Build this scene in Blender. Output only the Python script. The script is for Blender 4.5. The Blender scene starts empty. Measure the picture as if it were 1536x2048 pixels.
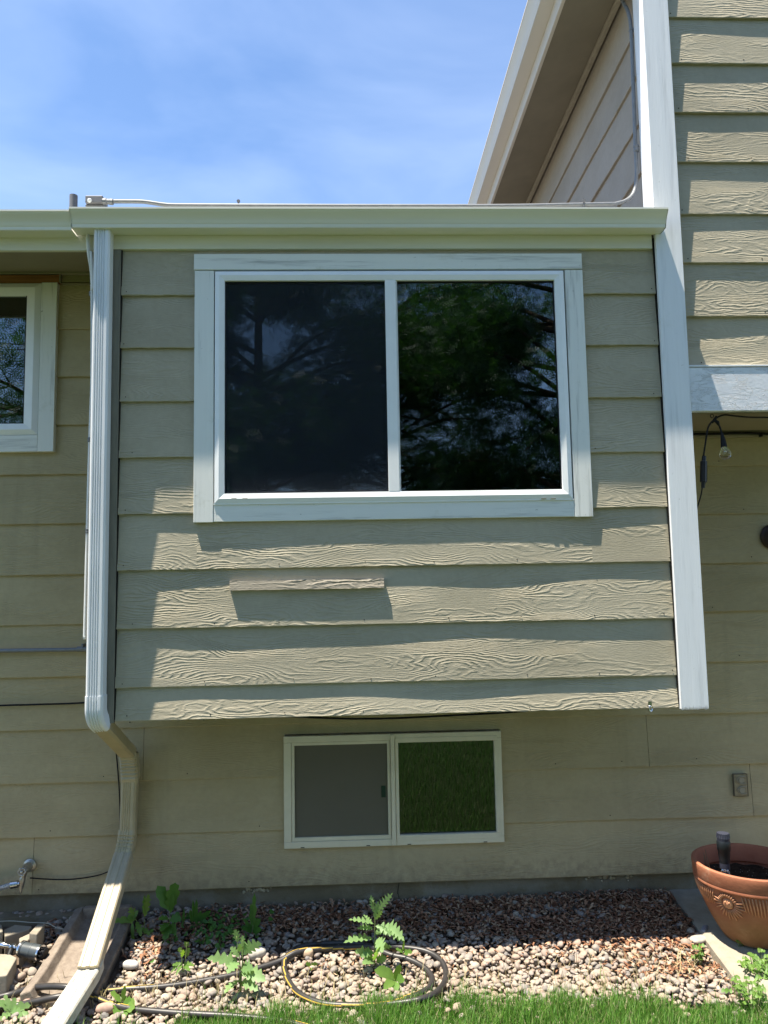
import bpy, bmesh, math, random
import numpy as np
from math import sin, cos, pi, radians
random.seed(7); rng=np.random.default_rng(11)
S=bpy.context.scene; COL=S.collection
# ------------------------------------------------------------ camera, sky, sun
CP,CR,CY=radians(5.6088),radians(-1.0510),radians(2.2349); FL=1540.0
CAMC=np.array([0,-3.8,1.78])
fw=np.array([sin(CY)*cos(CP),cos(CY)*cos(CP),sin(CP)]); r0=np.array([cos(CY),-sin(CY),0.]); u0=np.cross(r0,fw)
rt=cos(CR)*r0+sin(CR)*u0; up=-sin(CR)*r0+cos(CR)*u0
from mathutils import Matrix, Vector
cam=bpy.data.cameras.new('camera'); camo=bpy.data.objects.new('camera',cam); COL.objects.link(camo)
camo.matrix_world=Matrix(((rt[0],up[0],-fw[0],CAMC[0]),(rt[1],up[1],-fw[1],CAMC[1]),(rt[2],up[2],-fw[2],CAMC[2]),(0,0,0,1)))
cam.sensor_fit='VERTICAL'; cam.sensor_height=36; cam.lens=FL/2048*36; cam.clip_start=.05; cam.clip_end=2000
S.camera=camo
S.view_settings.view_transform='Standard'; S.view_settings.look='None'; S.view_settings.gamma=1; S.view_settings.exposure=1.38
SUNV=Vector((-.27,-.10,1)).normalized()
W=bpy.data.worlds.new("World"); S.world=W; W.use_nodes=True
nt=W.node_tree; N=nt.nodes; Lk=nt.links; N.clear()
wo=N.new('ShaderNodeOutputWorld'); bg=N.new('ShaderNodeBackground'); sky=N.new('ShaderNodeTexSky')
sky.sky_type='NISHITA'; sky.sun_disc=False; sky.sun_elevation=math.asin(SUNV.z); sky.sun_rotation=math.atan2(SUNV.x,SUNV.y)
sky.air_density=1.15; sky.dust_density=.3; sky.ozone_density=4.0; sky.altitude=1500
tc=N.new('ShaderNodeTexCoord'); mp=N.new('ShaderNodeMapping'); mp.inputs['Scale'].default_value=(2.2,1.6,5.5); mp.inputs['Rotation'].default_value=(0,.5,.35)
no=N.new('ShaderNodeTexNoise'); no.inputs['Scale'].default_value=1.15; no.inputs['Detail'].default_value=5; no.inputs['Roughness'].default_value=.52; no.inputs['Distortion'].default_value=.35
rp=N.new('ShaderNodeValToRGB'); rp.color_ramp.elements[0].position=.42; rp.color_ramp.elements[0].color=(0,0,0,1); rp.color_ramp.elements[1].position=.80; rp.color_ramp.elements[1].color=(.20,.20,.20,1)
mx=N.new('ShaderNodeMix'); mx.data_type='RGBA'; mx.inputs[7].default_value=(6.0,6.7,7.9,1)
hs=N.new('ShaderNodeHueSaturation'); hs.inputs['Saturation'].default_value=1.02
Lk.new(tc.outputs['Generated'],mp.inputs[0]); Lk.new(mp.outputs[0],no.inputs['Vector']); Lk.new(no.outputs[0],rp.inputs[0])
Lk.new(sky.outputs[0],hs.inputs['Color']); Lk.new(hs.outputs[0],mx.inputs[6]); Lk.new(rp.outputs[0],mx.inputs[0]); Lk.new(mx.outputs[2],bg.inputs[0]); Lk.new(bg.outputs[0],wo.inputs[0])
bg.inputs[1].default_value=.10
sl=bpy.data.lights.new('sun','SUN'); sl.energy=5.0; sl.angle=radians(.5); sl.color=(1,.925,.79)
so=bpy.data.objects.new('sun',sl); COL.objects.link(so); so.rotation_euler=SUNV.to_track_quat('Z','Y').to_euler(); so.location=(-3,-3,9)
# ------------------------------------------------------------ survey helpers (photo pixel -> point on a known plane)
def ray(px,py): return rt*(px-768)+up*(1024-py)+fw*FL
def P(px,py,Y=0.): d=ray(px,py); return CAMC+d*((Y+3.8)/d[1])
def G(px,py,Z=0.): d=ray(px,py); return CAMC+d*((Z-1.78)/d[2])
def gz(Y): return .183*max(0,min(Y,.62)+.1)
def GS(px,py,h=0.):
    d=ray(px,py); m=.183
    t=(m*(CAMC[1]+.1)+h-CAMC[2])/(d[2]-m*d[1]); q=CAMC+t*d
    return q if q[1]>-.1 else G(px,py,h)
# ------------------------------------------------------------ mesh builder
class MB:
    def __init__(s): s.v=[]; s.f=[]; s.m=[]; s.c=None
    def add(s,v,f,m=0):
        o=len(s.v); s.v+= [tuple(map(float,q)) for q in v]; s.f+=[tuple(o+i for i in q) for q in f]; s.m+=[m]*len(f); return s
    def box(s,x0,x1,y0,y1,z0,z1,m=0):
        v=[(x0,y0,z0),(x1,y0,z0),(x1,y1,z0),(x0,y1,z0),(x0,y0,z1),(x1,y0,z1),(x1,y1,z1),(x0,y1,z1)]
        return s.add(v,[(0,3,2,1),(4,5,6,7),(0,1,5,4),(1,2,6,5),(2,3,7,6),(3,0,4,7)],m)
    def prism(s,poly,y0,y1,m=0):   # poly in (x,z), extruded along y
        n=len(poly); v=[(x,y0,z) for x,z in poly]+[(x,y1,z) for x,z in poly]
        return s.add(v,[tuple(range(n)),tuple(range(2*n-1,n-1,-1))]+[(i,(i+1)%n+0,(i+1)%n+n,i+n)[::-1] for i in range(n)],m)
    def extr(s,prof,axis,a,b,m=0,cap=True,closed=True):  # prof pairs; axis x: (y,z); axis y: (x,z)
        n=len(prof)
        g=(lambda t,p:(t,p[0],p[1])) if axis=='x' else (lambda t,p:(p[0],t,p[1]))
        v=[g(a,p) for p in prof]+[g(b,p) for p in prof]
        f=[(i,(i+1)%n,(i+1)%n+n,i+n) for i in range(n if closed else n-1)]
        if cap: f+=[tuple(range(n))[::-1],tuple(range(n,2*n))]
        return s.add(v,f,m)
    def tube(s,path,r,n=12,m=0,cap=True,stripe=None):
        path=[np.array(p,float) for p in path]; k=len(path)
        rr=r if hasattr(r,'__len__') else [r]*k
        T=[]
        for i in range(k):
            t=path[min(i+1,k-1)]-path[max(i-1,0)]; T.append(t/(np.linalg.norm(t)+1e-9))
        u=np.cross(T[0],[0,0,1.]); 
        if np.linalg.norm(u)<.2: u=np.cross(T[0],[1,0,0.])
        u/=np.linalg.norm(u); v=[]; 
        for i in range(k):
            u=u-T[i]*(u@T[i]); u/=np.linalg.norm(u)+1e-9; w=np.cross(T[i],u)
            for j in range(n):
                a=2*pi*j/n; v.append(path[i]+rr[i]*(cos(a)*u+sin(a)*w))
        for i in range(k-1):
            for j in range(n):
                mm=m
                if stripe is not None and j in stripe[0]: mm=stripe[1]
                s.add([],[],0); o=0
        b=len(s.v); s.v+=[tuple(q) for q in v]
        for i in range(k-1):
            for j in range(n):
                s.f.append((b+i*n+j,b+i*n+(j+1)%n,b+(i+1)*n+(j+1)%n,b+(i+1)*n+j)); s.m.append(stripe[1] if stripe and ((j-int(round(5.2*sin(i*.045+1))))%n) in stripe[0] else m)
        if cap:
            s.f.append(tuple(b+j for j in range(n))[::-1]); s.m.append(m); s.f.append(tuple(b+(k-1)*n+j for j in range(n))); s.m.append(m)
        return s
    def sweep(s,prof,path,axes=None,m=0,cap=True):  # prof (a,b) on given side/out axes at each path point
        k=len(path); n=len(prof); v=[]
        for p,(A,B) in zip(path,axes):
            for a,b in prof: v.append(np.array(p)+np.array(A)*a+np.array(B)*b)
        f=[(i*n+j,i*n+(j+1)%n,(i+1)*n+(j+1)%n,(i+1)*n+j) for i in range(k-1) for j in range(n)]
        if cap: f+=[tuple(range(n))[::-1],tuple(range((k-1)*n,k*n))]
        return s.add(v,f,m)
    def lathe(s,prof,c=(0,0,0),axis=(0,0,1),n=32,m=0):
        ax=np.array(axis,float); ax/=np.linalg.norm(ax); u=np.cross(ax,[0,1.,0]); 
        if np.linalg.norm(u)<.2: u=np.cross(ax,[1.,0,0])
        u/=np.linalg.norm(u); w=np.cross(ax,u); v=[]
        for r,h in prof:
            for j in range(n): a=2*pi*j/n; v.append(np.array(c)+ax*h+r*(cos(a)*u+sin(a)*w))
        k=len(prof)
        f=[(i*n+j,i*n+(j+1)%n,(i+1)*n+(j+1)%n,(i+1)*n+j) for i in range(k-1) for j in range(n)]
        f+=[tuple(range(n))[::-1],tuple(range((k-1)*n,k*n))]
        return s.add(v,f,m)
    def build(s,name,mat,parent=None,smooth=False,bevel=0,auto=None,base=None):
        me=bpy.data.meshes.new(name); off=np.zeros(3)
        p=parent
        while p is not None: off=off+np.array(p.location); p=p.parent
        o=bpy.data.objects.new(name,me)
        if base is not None: o.location=base; off=off+np.array(base)
        V=np.array(s.v,float)-off
        me.from_pydata(V.tolist(),[],s.f)
        mats=mat if isinstance(mat,(list,tuple)) else [mat]
        for q in mats: me.materials.append(q)
        me.polygons.foreach_set('material_index',s.m)
        if smooth: me.polygons.foreach_set('use_smooth',[True]*len(s.f))
        me.update()
        bm=bmesh.new(); bm.from_mesh(me); bmesh.ops.recalc_face_normals(bm,faces=bm.faces)
        if auto:
            for e in bm.edges:
                if len(e.link_faces)==2 and e.calc_face_angle(0)>radians(auto): e.smooth=False
        bm.to_mesh(me); bm.free()
        COL.objects.link(o)
        if parent is not None: o.parent=parent
        if bevel:
            b=o.modifiers.new('bevel','BEVEL'); b.width=bevel; b.segments=2; b.limit_method='ANGLE'; b.angle_limit=radians(40)
        return o
def tag(o,label=None,cat=None,group=None,kind=None):
    if label: o['label']=label
    if cat: o['category']=cat
    if group: o['group']=group
    if kind: o['kind']=kind
    return o
def thing(name,label,cat,loc=(0,0,0),group=None):
    o=bpy.data.objects.new(name,None); o.location=tuple(map(float,loc)); o.empty_display_size=.1; COL.objects.link(o); return tag(o,label,cat,group)
def smoothpath(pts,k=6,closed=False):
    pts=[np.array(p,float) for p in pts]; out=[]; n=len(pts)
    for i in range(n-1):
        p0=pts[max(i-1,0)];p1=pts[i];p2=pts[i+1];p3=pts[min(i+2,n-1)]
        for j in range(k):
            t=j/k; out.append(.5*((2*p1)+(-p0+p2)*t+(2*p0-5*p1+4*p2-p3)*t*t+(-p0+3*p1-3*p2+p3)*t**3))
    out.append(pts[-1]); return out
# ------------------------------------------------------------ materials
class M_:
    def __init__(s,name,rough=.6,spec=.4,metal=0):
        s.m=bpy.data.materials.new(name); s.m.use_nodes=True; s.t=s.m.node_tree; s.N=s.t.nodes; s.b=s.N['Principled BSDF']; s.out=s.N['Material Output']
        s.b.inputs['Roughness'].default_value=rough; s.b.inputs['Specular IOR Level'].default_value=spec; s.b.inputs['Metallic'].default_value=metal
        s.tc=s.N.new('ShaderNodeTexCoord')
    def n(s,ty,**k):
        q=s.N.new('ShaderNode'+ty)
        for a,b in k.items():
            if a.startswith('i_'): q.inputs[a[2:]].default_value=b
            else: setattr(q,a,b)
        return q
    def l(s,a,b): s.t.links.new(a,b)
    def math(s,op,a,b=None):
        q=s.N.new('ShaderNodeMath'); q.operation=op
        for i,x in enumerate((a,b)):
            if x is None: continue
            if isinstance(x,(int,float)): q.inputs[i].default_value=x
            else: s.l(x,q.inputs[i])
        return q.outputs[0]
    def noise(s,scale,detail=4,rough=.5,vec=None,stretch=None,dist=0):
        q=s.n('TexNoise'); q.inputs['Scale'].default_value=scale; q.inputs['Detail'].default_value=detail; q.inputs['Roughness'].default_value=rough; q.inputs['Distortion'].default_value=dist
        v=vec or s.tc.outputs['Object']
        if stretch:
            mp=s.n('Mapping'); mp.inputs['Scale'].default_value=stretch; s.l(v,mp.inputs[0]); v=mp.outputs[0]
        s.l(v,q.inputs['Vector']); return q.outputs['Fac']
    def ramp(s,fac,els,interp='LINEAR'):
        q=s.n('ValToRGB'); r=q.color_ramp; r.interpolation=interp
        while len(r.elements)<len(els): r.elements.new(.5)
        for e,(p,c) in zip(r.elements,els): e.position=p; e.color=(*c,1) if len(c)==3 else c
        s.l(fac,q.inputs[0]); return q.outputs[0]
    def mixc(s,f,a,b,mode='MIX'):
        q=s.n('Mix'); q.data_type='RGBA'; q.blend_type=mode
        for i,x in ((0,f),(6,a),(7,b)):
            if isinstance(x,(int,float)): q.inputs[i].default_value=x
            elif isinstance(x,tuple): q.inputs[i].default_value=(*x,1)
            else: s.l(x,q.inputs[i])
        return q.outputs[2]
    def bump(s,h,strength=.5,dist=.002):
        q=s.n('Bump'); q.inputs['Strength'].default_value=strength; q.inputs['Distance'].default_value=dist
        s.l(h,q.inputs['Height']); s.l(q.outputs[0],s.b.inputs['Normal']); return q
    def col(s,c):
        if isinstance(c,tuple): s.b.inputs['Base Color'].default_value=(*c,1)
        else: s.l(c,s.b.inputs['Base Color'])
        return s
def simple(name,c,rough=.5,spec=.4,metal=0,var=.12,scale=14,bump=0,bs=60,bd=.001,stretch=None):
    m=M_(name,rough,spec,metal); f=m.noise(scale,5,.6,stretch=stretch)
    m.col(m.ramp(f,[(.3,tuple(x*(1-var) for x in c)),(.7,tuple(min(1,x*(1+var)) for x in c))]))
    if bump: m.bump(m.noise(bs,4,.6,stretch=stretch),bump,bd)
    return m.m
def siding_mat(name,c,depth=.0022,amt=1.0,spread=.06,dirt=None):
    m=M_(name,.72,.25)
    sx=m.n('SeparateXYZ'); m.l(m.tc.outputs['Object'],sx.inputs[0]); geo=m.n('NewGeometry')
    seed=m.math('MULTIPLY',geo.outputs['Random Per Island'],57.0)
    u=m.math('ADD',sx.outputs[0],sx.outputs[1]); z=sx.outputs[2]
    cb=m.n('CombineXYZ'); m.l(m.math('MULTIPLY',u,1.25),cb.inputs[0]); m.l(m.math('MULTIPLY',z,5.5),cb.inputs[1]); m.l(seed,cb.inputs[2])
    n1=m.noise(1.6,1.2,.35,cb.outputs[0],dist=.25)
    cb3=m.n('CombineXYZ'); m.l(m.math('MULTIPLY',u,14),cb3.inputs[0]); m.l(m.math('MULTIPLY',z,50),cb3.inputs[1]); m.l(seed,cb3.inputs[2])
    n3=m.noise(1.0,2,.5,cb3.outputs[0])
    ph=m.math('ADD',m.math('ADD',m.math('MULTIPLY',n1,120.0),m.math('MULTIPLY',z,360.0)),m.math('MULTIPLY',n3,10.0))
    w=m.math('SINE',ph); w=m.math('ADD',m.math('MULTIPLY',w,.5),.5); w=m.math('POWER',w,1.8)
    n2=m.noise(1.0,2,.5,cb.outputs[0],stretch=(1.7,2.2,1)); msk=m.ramp(n2,[(.38,(.06,)*3),(.66,(1,)*3)])
    cb4=m.n('CombineXYZ'); m.l(m.math('MULTIPLY',u,60),cb4.inputs[0]); m.l(m.math('MULTIPLY',z,260),cb4.inputs[1]); m.l(seed,cb4.inputs[2])
    n4=m.noise(1,3,.6,cb4.outputs[0])
    h=m.math('ADD',m.math('MULTIPLY',w,msk),m.math('MULTIPLY',n4,.45))
    m.bump(h,amt,depth)
    # paint: slight per-board tone, dust, faint vertical grime
    t=m.ramp(geo.outputs['Random Per Island'],[(0,tuple(x*(1-spread) for x in c)),(1,tuple(x*(1+spread) for x in c))])
    d=m.noise(1.7,6,.62,stretch=(1,1,1.6)); dd=m.ramp(d,[(.35,(.90,.89,.86)),(.62,(1.04,1.04,1.04))])
    fine=m.ramp(m.noise(38,3,.6),[(.3,(.95,)*3),(.7,(1.03,)*3)])
    fin=m.mixc(1,m.mixc(1,t,dd,'MULTIPLY'),fine,'MULTIPLY')
    if dirt:
        hgt=m.n('MapRange'); m.l(z,hgt.inputs[0]); hgt.inputs[1].default_value=.18; hgt.inputs[2].default_value=dirt; hgt.inputs[3].default_value=1; hgt.inputs[4].default_value=0
        sp=m.noise(26,6,.75); k=m.ramp(m.math('ADD',m.math('MULTIPLY',hgt.outputs[0],.38),m.math('MULTIPLY',sp,.75)),[(.56,(0,)*3),(.80,(.55,)*3)])
        fin=m.mixc(k,fin,(.17,.13,.085))
        st=m.noise(1,4,.6,stretch=(9,9,.7)); fin=m.mixc(m.ramp(st,[(.58,(0,)*3),(.75,(.22,)*3)]),fin,(.22,.19,.12))
    m.col(fin)
    return m.m
def weathered_white(name,c=(.76,.76,.72),crack=.5,depth=.0015,grime=1.5,vert=True):
    m=M_(name,.62,.3)
    st=(26,26,1.4) if vert else (1.4,26,26)
    g=m.noise(1,5,.65,stretch=st); b=m.noise(7,6,.7); sp=m.noise(38,4,.65)
    c0=m.ramp(g,[(.30,tuple(x*(1-.28*grime) for x in c)),(.45,c),(.7,tuple(min(.9,x*1.04) for x in c))])
    c1=m.mixc(m.ramp(b,[(.60,(0,)*3),(.78,(.55*grime,)*3)]),c0,(c[0]*.78,c[1]*.77,c[2]*.70))
    c2=m.mixc(m.ramp(sp,[(.685,(0,)*3),(.74,(min(1,.6*grime),)*3)]),c1,(.26,.25,.22))
    m.col(c2); m.bump(m.math('ADD',g,m.math('MULTIPLY',m.noise(1,4,.65,stretch=(150,150,9) if vert else (9,150,150)),.6)),crack,depth); return m.m
PAINT=(.405,.362,.270)
mSID=siding_mat('painted_siding',PAINT,.0022,.9)
mSIDB=siding_mat('painted_siding_smooth',(.420,.350,.212),.0019,.75,dirt=.42)
mWOOD=weathered_white('trim_paint'); mWOODH=weathered_white('trim_paint_horizontal',vert=False)
mCB=weathered_white('corner_board_paint',(.78,.79,.81),.7,.002,.5)
mBEAM=None
m=M_('peeling_beam_paint',.6,.3); f=m.noise(6,7,.72,stretch=(1,1,3.2),dist=.6); e=m.ramp(f,[(.485,(0,)*3),(.50,(1,)*3),(.515,(0,)*3)])
m.col(m.mixc(m.math('MULTIPLY',e,.45),m.ramp(m.noise(20,4,.6),[(.3,(.66,.68,.72)),(.7,(.76,.78,.82))]),(.40,.38,.34))); m.bump(m.math('ADD',m.ramp(f,[(.48,(0,)*3),(.5,(1,)*3)]),m.math('MULTIPLY',m.noise(70,4,.6),.6)),.7,.0025); mBEAM=m.m
mALU=simple('gutter_enamel',(.76,.75,.66),.42,.45,var=.04,scale=3,bump=.08,bs=5,bd=.004,stretch=(.4,3,3))
mDSP=simple('downspout_white_enamel',(.72,.74,.76),.38,.5,var=.04,scale=4,bump=.05,bs=8)
mFAS=simple('fascia_paint',(.70,.68,.57),.6,.3,var=.07,scale=5,bump=.2,bs=30,stretch=(.3,4,4))
mCRM=simple('downspout_cream_enamel',(.45,.385,.265),.45,.4,var=.09,scale=6,bump=.12,bs=20)
mOLV=simple('downspout_painted_tan',(.42,.355,.225),.5,.35,var=.08,scale=9,bump=.15,bs=30)
mVNL=simple('window_vinyl',(.83,.84,.84),.35,.5,var=.03,scale=6,bump=.05,bs=40)
mVNC=simple('window_vinyl_cream',(.66,.61,.46),.45,.4,var=.07,scale=9,bump=.1,bs=40)
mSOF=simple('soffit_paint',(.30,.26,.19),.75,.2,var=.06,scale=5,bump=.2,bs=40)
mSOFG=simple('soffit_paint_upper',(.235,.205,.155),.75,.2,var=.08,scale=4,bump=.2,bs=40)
mTRB=simple('bay_corner_strip_shaded',(.22,.205,.165),.7,.25,var=.14,scale=7,bump=.3,bs=30,stretch=(6,6,1))  # brownish grey strip, base colour darkened for the downspout's shade
mDARK=simple('dark_gap',(.02,.018,.015),.9,.1)
mEMT=simple('galvanised_conduit',(.20,.21,.225),.55,.35,.2,var=.1,scale=30,bump=.08)
mEMTW=simple('white_painted_conduit',(.70,.71,.70),.45,.4,var=.05)
mBOX=simple('grey_pvc',(.17,.17,.18),.55,.35,var=.1,scale=20,bump=.1)
mBLK=simple('black_rubber',(.006,.006,.007),.55,.25,var=.2,scale=30)
mBRZ=simple('bronze_lamp_metal',(.045,.028,.020),.45,.5,.4,var=.2)
mBRN=simple('bare_stained_wood',(.32,.135,.055),.75,.2,var=.3,scale=4,bump=.4,bs=30,stretch=(1,20,20))
mCHR=simple('chrome',(.62,.63,.65),.2,.6,1.0,var=.1,scale=30,bump=.15,bs=60)
mGAL=simple('dull_brass_nickel',(.42,.40,.36),.38,.6,.9,var=.25,scale=60,bump=.3,bs=120)
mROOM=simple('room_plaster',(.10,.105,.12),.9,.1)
mSHN=simple('roof_shingle',(.12,.115,.11),.9,.1,var=.3,scale=40,bump=.5,bs=90)
m=M_('foundation_concrete',.9,.1); f=m.noise(5,8,.7); m.col(m.mixc(m.ramp(m.noise(2.3,5,.7),[(.48,(0,)*3),(.56,(.8,)*3)]),m.ramp(f,[(.3,(.14,.115,.075)),(.7,(.21,.175,.115))]),m.ramp(f,[(.3,(.175,.155,.115)),(.7,(.26,.235,.185))]))); m.bump(m.noise(40,7,.7),.7,.006); mFND=m.m
m=M_('cast_concrete',.85,.15); f=m.noise(9,8,.7); m.col(m.ramp(f,[(.25,(.21,.18,.135)),(.5,(.29,.255,.20)),(.75,(.35,.315,.25))])); m.bump(m.noise(70,7,.7),.6,.004); mCON=m.m
m=M_('splash_block_concrete',.88,.15); f=m.noise(22,8,.75); m.col(m.ramp(f,[(.25,(.12,.095,.075)),(.5,(.215,.175,.14)),(.75,(.30,.255,.205))])); m.bump(m.noise(120,6,.7),.8,.004); mSPL=m.m
def glass(name,refl,tint,bd=.0006,gt=(.88,.95,1)):
    m=M_(name); t=m.n('BsdfTransparent'); t.inputs[0].default_value=(*tint,1); g=m.n('BsdfGlossy'); g.inputs['Roughness'].default_value=.0; g.inputs[0].default_value=(*gt,1)
    fr=m.n('Fresnel'); fr.inputs[0].default_value=1.5
    b=m.n('Bump'); b.inputs['Strength'].default_value=.04; b.inputs['Distance'].default_value=bd; m.l(m.noise(2.2,1,.4),b.inputs['Height']); m.l(b.outputs[0],g.inputs['Normal'])
    q=m.n('MixShader'); m.l(m.math('MULTIPLY',fr.outputs[0],refl),q.inputs[0]); m.l(t.outputs[0],q.inputs[1]); m.l(g.outputs[0],q.inputs[2]); m.l(q.outputs[0],m.out.inputs[0]); return m.m
mGLS=glass('low_e_glass',3.8,(.30,.36,.36)); mGLB=glass('basement_glass',3.2,(.18,.24,.18),.004,(.74,.80,.90))
def screen(name,c,op):
    m=M_(name,.8,.1); t=m.n('BsdfTransparent'); d=m.n('BsdfDiffuse'); d.inputs[0].default_value=(*c,1); q=m.n('MixShader'); 
    f=m.ramp(m.noise(3,5,.6),[(.3,(op-.04,)*3),(.7,(op+.03,)*3)]); m.l(f,q.inputs[0]); m.l(t.outputs[0],q.inputs[1]); m.l(d.outputs[0],q.inputs[2]); m.l(q.outputs[0],m.out.inputs[0]); return m.m
mSCR=screen('window_screen_mesh',(.035,.042,.055),.42); mSCB=screen('dusty_screen_mesh',(.17,.155,.12),.80)
# ------------------------------------------------------------ house
house=thing('house','olive tan lap sided split level house with white gutters and an overhanging bay','house',(0,.5,0))
def siding(name,axis,a0,a1,base,zs,mat,t=.016,holes=(),joints=(),sgn=-1,wav=.0012,rag=0.0,zbot=None):
    """lap boards; zs = board bottom heights ascending incl. top; sgn: outward direction sign on the base axis."""
    mb=MB()
    for bi in range(len(zs)-1):
        zb,zt=zs[bi],zs[bi+1]; full=zt-zb
        cuts=sorted({a0,a1,*[h[0] for h in holes if h[0]>a0],*[h[1] for h in holes if h[1]<a1]})
        ph=random.random()*9; ph2=random.random()*9
        js=[j for (jb,j) in joints if jb==bi]
        # merge columns having the same z-range
        segs=[]
        for c0,c1 in zip(cuts[:-1],cuts[1:]):
            mid=(c0+c1)/2; rng_=[(zb,zt)]
            for h in holes:
                if h[0]<mid<h[1]:
                    nr=[]
                    for r0_,r1_ in rng_:
                        if h[3]<=r0_ or h[2]>=r1_: nr.append((r0_,r1_)); continue
                        if h[2]>r0_+.002: nr.append((r0_,h[2]))
                        if h[3]<r1_-.002: nr.append((h[3],r1_))
                    rng_=nr
            for r in rng_:
                if segs and abs(segs[-1][1]-c0)<1e-6 and segs[-1][2]==r[0] and segs[-1][3]==r[1]: segs[-1][1]=c1
                else: segs.append([c0,c1,r[0],r[1]])
        out=[]
        for s in segs:
            cur=s[0]
            for j in js:
                if s[0]<j<s[1]: out.append([cur,j-.0012,s[2],s[3]]); cur=j+.0012
            out.append([cur,s[1],s[2],s[3]])
        for (c0,c1,r0_,r1_) in out:
            n=max(2,int((c1-c0)/.025)); v=[]
            for i in range(n+1):
                x=c0+(c1-c0)*i/n
                wob=wav*(sin(x*3.1+ph)+.6*sin(x*7.3+ph2))
                jz=(random.uniform(-1,1)*rag+.0006*sin(x*40+ph)) if r0_==zb else 0
                def yy(z): return base+sgn*(t*(zt-z)/full+wob)
                ptz=[(yy(r1_),r1_),(yy((r0_+r1_)/2),(r0_+r1_)/2),(yy(r0_+.003),r0_+.003),(yy(r0_)-sgn*.002,r0_+jz),(base-sgn*.004,r0_+jz)]
                for y,z in ptz: v.append((x,y,z) if axis=='x' else (y,x,z))
            f=[(i*5+j,(i+1)*5+j,(i+1)*5+j+1,i*5+j+1) for i in range(n) for j in range(4)]
            f+=[(0,1,2,3,4),tuple(n*5+j for j in (4,3,2,1,0))]
            mb.add(v,f)
    return mb
# bay (cantilevered) front
BZ=[1.170,1.325,1.603,1.884,2.158,2.438,2.719,2.992,3.264,3.53]
WH=(-.77,1.18,2.14,3.47)
o=siding('bay_wall','x',-1.152,1.571,0,BZ,mSID,t=.016,holes=[WH],rag=.0012); NB=len(o.f); o.box(-1.21,1.60,.004,.02,1.172,2.13); o.box(-1.21,-.76,.004,.02,2.13,3.6); o.box(1.17,1.60,.004,.02,2.13,3.6); o.box(-.76,1.17,.004,.02,3.46,3.6)
o.box(-1.21,1.60,.02,.52,1.172,1.19)
for bi in range(len(BZ)-1):
    for k in range(8):
        x=-1.1+k*.38+random.uniform(-.04,.04); z=BZ[bi]+.022+random.uniform(-.004,.004)
        if WH[0]-.03<x<WH[1]+.03 and WH[2]-.06<z<WH[3]: continue
        o.lathe([(.0026,0),(.0026,.0012)],(x,-.0155,z),(0,-1,0),n=8)
o.m[NB:]=[1]*(len(o.f)-NB); o.build('bay_siding',[mSID,mDARK],house,auto=14,smooth=True)
# bay left side wall and its corner strip
siding('bay_side','y',.0,.5,-1.205,BZ,mSIDB,sgn=-1).build('bay_side_siding',mSIDB,house)
MB().box(-1.214,-1.1555,-.020,.004,1.162,3.502).build('bay_corner_strip',mTRB,house,bevel=.002)
MB().box(-1.154,-1.150,-.014,.004,1.17,3.5).build('caulk_joint',mDARK,house)
# back wall
KZ=[.208,.497,.775,1.052,1.332,1.611,1.882,2.162,2.437,2.715,2.99,3.265,3.54,3.62]
BW=(-.398,.786,.402,.995); LW=(-3.0,-1.68,2.60,3.51)
J=[(3,1.60),(1,2.12),(0,-1.72),(4,-.9),(5,-2.7)]
def back(name,x0,x1,zs,boxes,**k):
    o=siding('back','x',x0,x1,.5,zs,mSIDB,t=.014,**k); nb=len(o.f)
    for q in boxes: o.box(*q)
    for z in zs[:-1]:
        x=max(x0,-2.6)+random.uniform(.05,.2)
        while x<min(x1,2.6)-.03:
            if not(BW[0]-.05<x<BW[1]+.05) and not(x<LW[1]+.05 and 2.4<z<3.5) and random.random()<.7: o.lathe([(.003,0),(.003,.0012)],(x,.4875,z+.03+random.uniform(-.006,.006)),(0,-1,0),n=8)
            x+=random.uniform(.34,.46)
    o.m[nb:]=[1]*(len(o.f)-nb); o.build(name,[mSIDB,mDARK],house,auto=14,smooth=True)
KL=[z for z in KZ if z<1.4]; KU=[z for z in KZ if z>1.3]
back('lower_siding',-6,6,KL,[(-6,-.41,.504,.56,.21,1.332),(.80,6,.504,.56,.21,1.332),(-.41,.80,.504,.56,.21,.40),(-.41,.80,.504,.56,1.0,1.332)],holes=[BW],joints=[(0,-1.72),(1,2.165),(2,1.60),(2,-1.15),(1,3.4),(3,-2.4)])
back('siding_left_of_bay',-6,-1.214,KU,[(-6,-2.98,.504,.56,1.333,3.7),(-1.70,-1.214,.504,.56,1.333,3.7),(-2.98,-1.70,.504,.56,1.333,2.62),(-2.98,-1.70,.504,.56,3.50,3.7)],holes=[LW],joints=[(3,-2.6)])
back('porch_siding',1.602,6,[z for z in KU if z<2.6]+[2.66],[(1.602,6,.504,.56,1.333,2.7)],joints=[(2,3.1)])
# foundation
o=MB(); n=90
v=[];prof=[(.515,.215),(.517,.10),(.520,.0),(.52,-.3)]
for i in range(n+1):
    x=-6+12*i/n
    for y,z in prof: v.append((x,y+random.uniform(-.003,.003),z))
o.add(v,[(i*4+j,(i+1)*4+j,(i+1)*4+j+1,i*4+j+1) for i in range(n) for j in range(3)]); o.box(-6,6,.53,.56,-.3,.21)
o.box(-6,-1.36,.44,.517,-.1,.115)
o.build('foundation',mFND,house)
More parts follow.
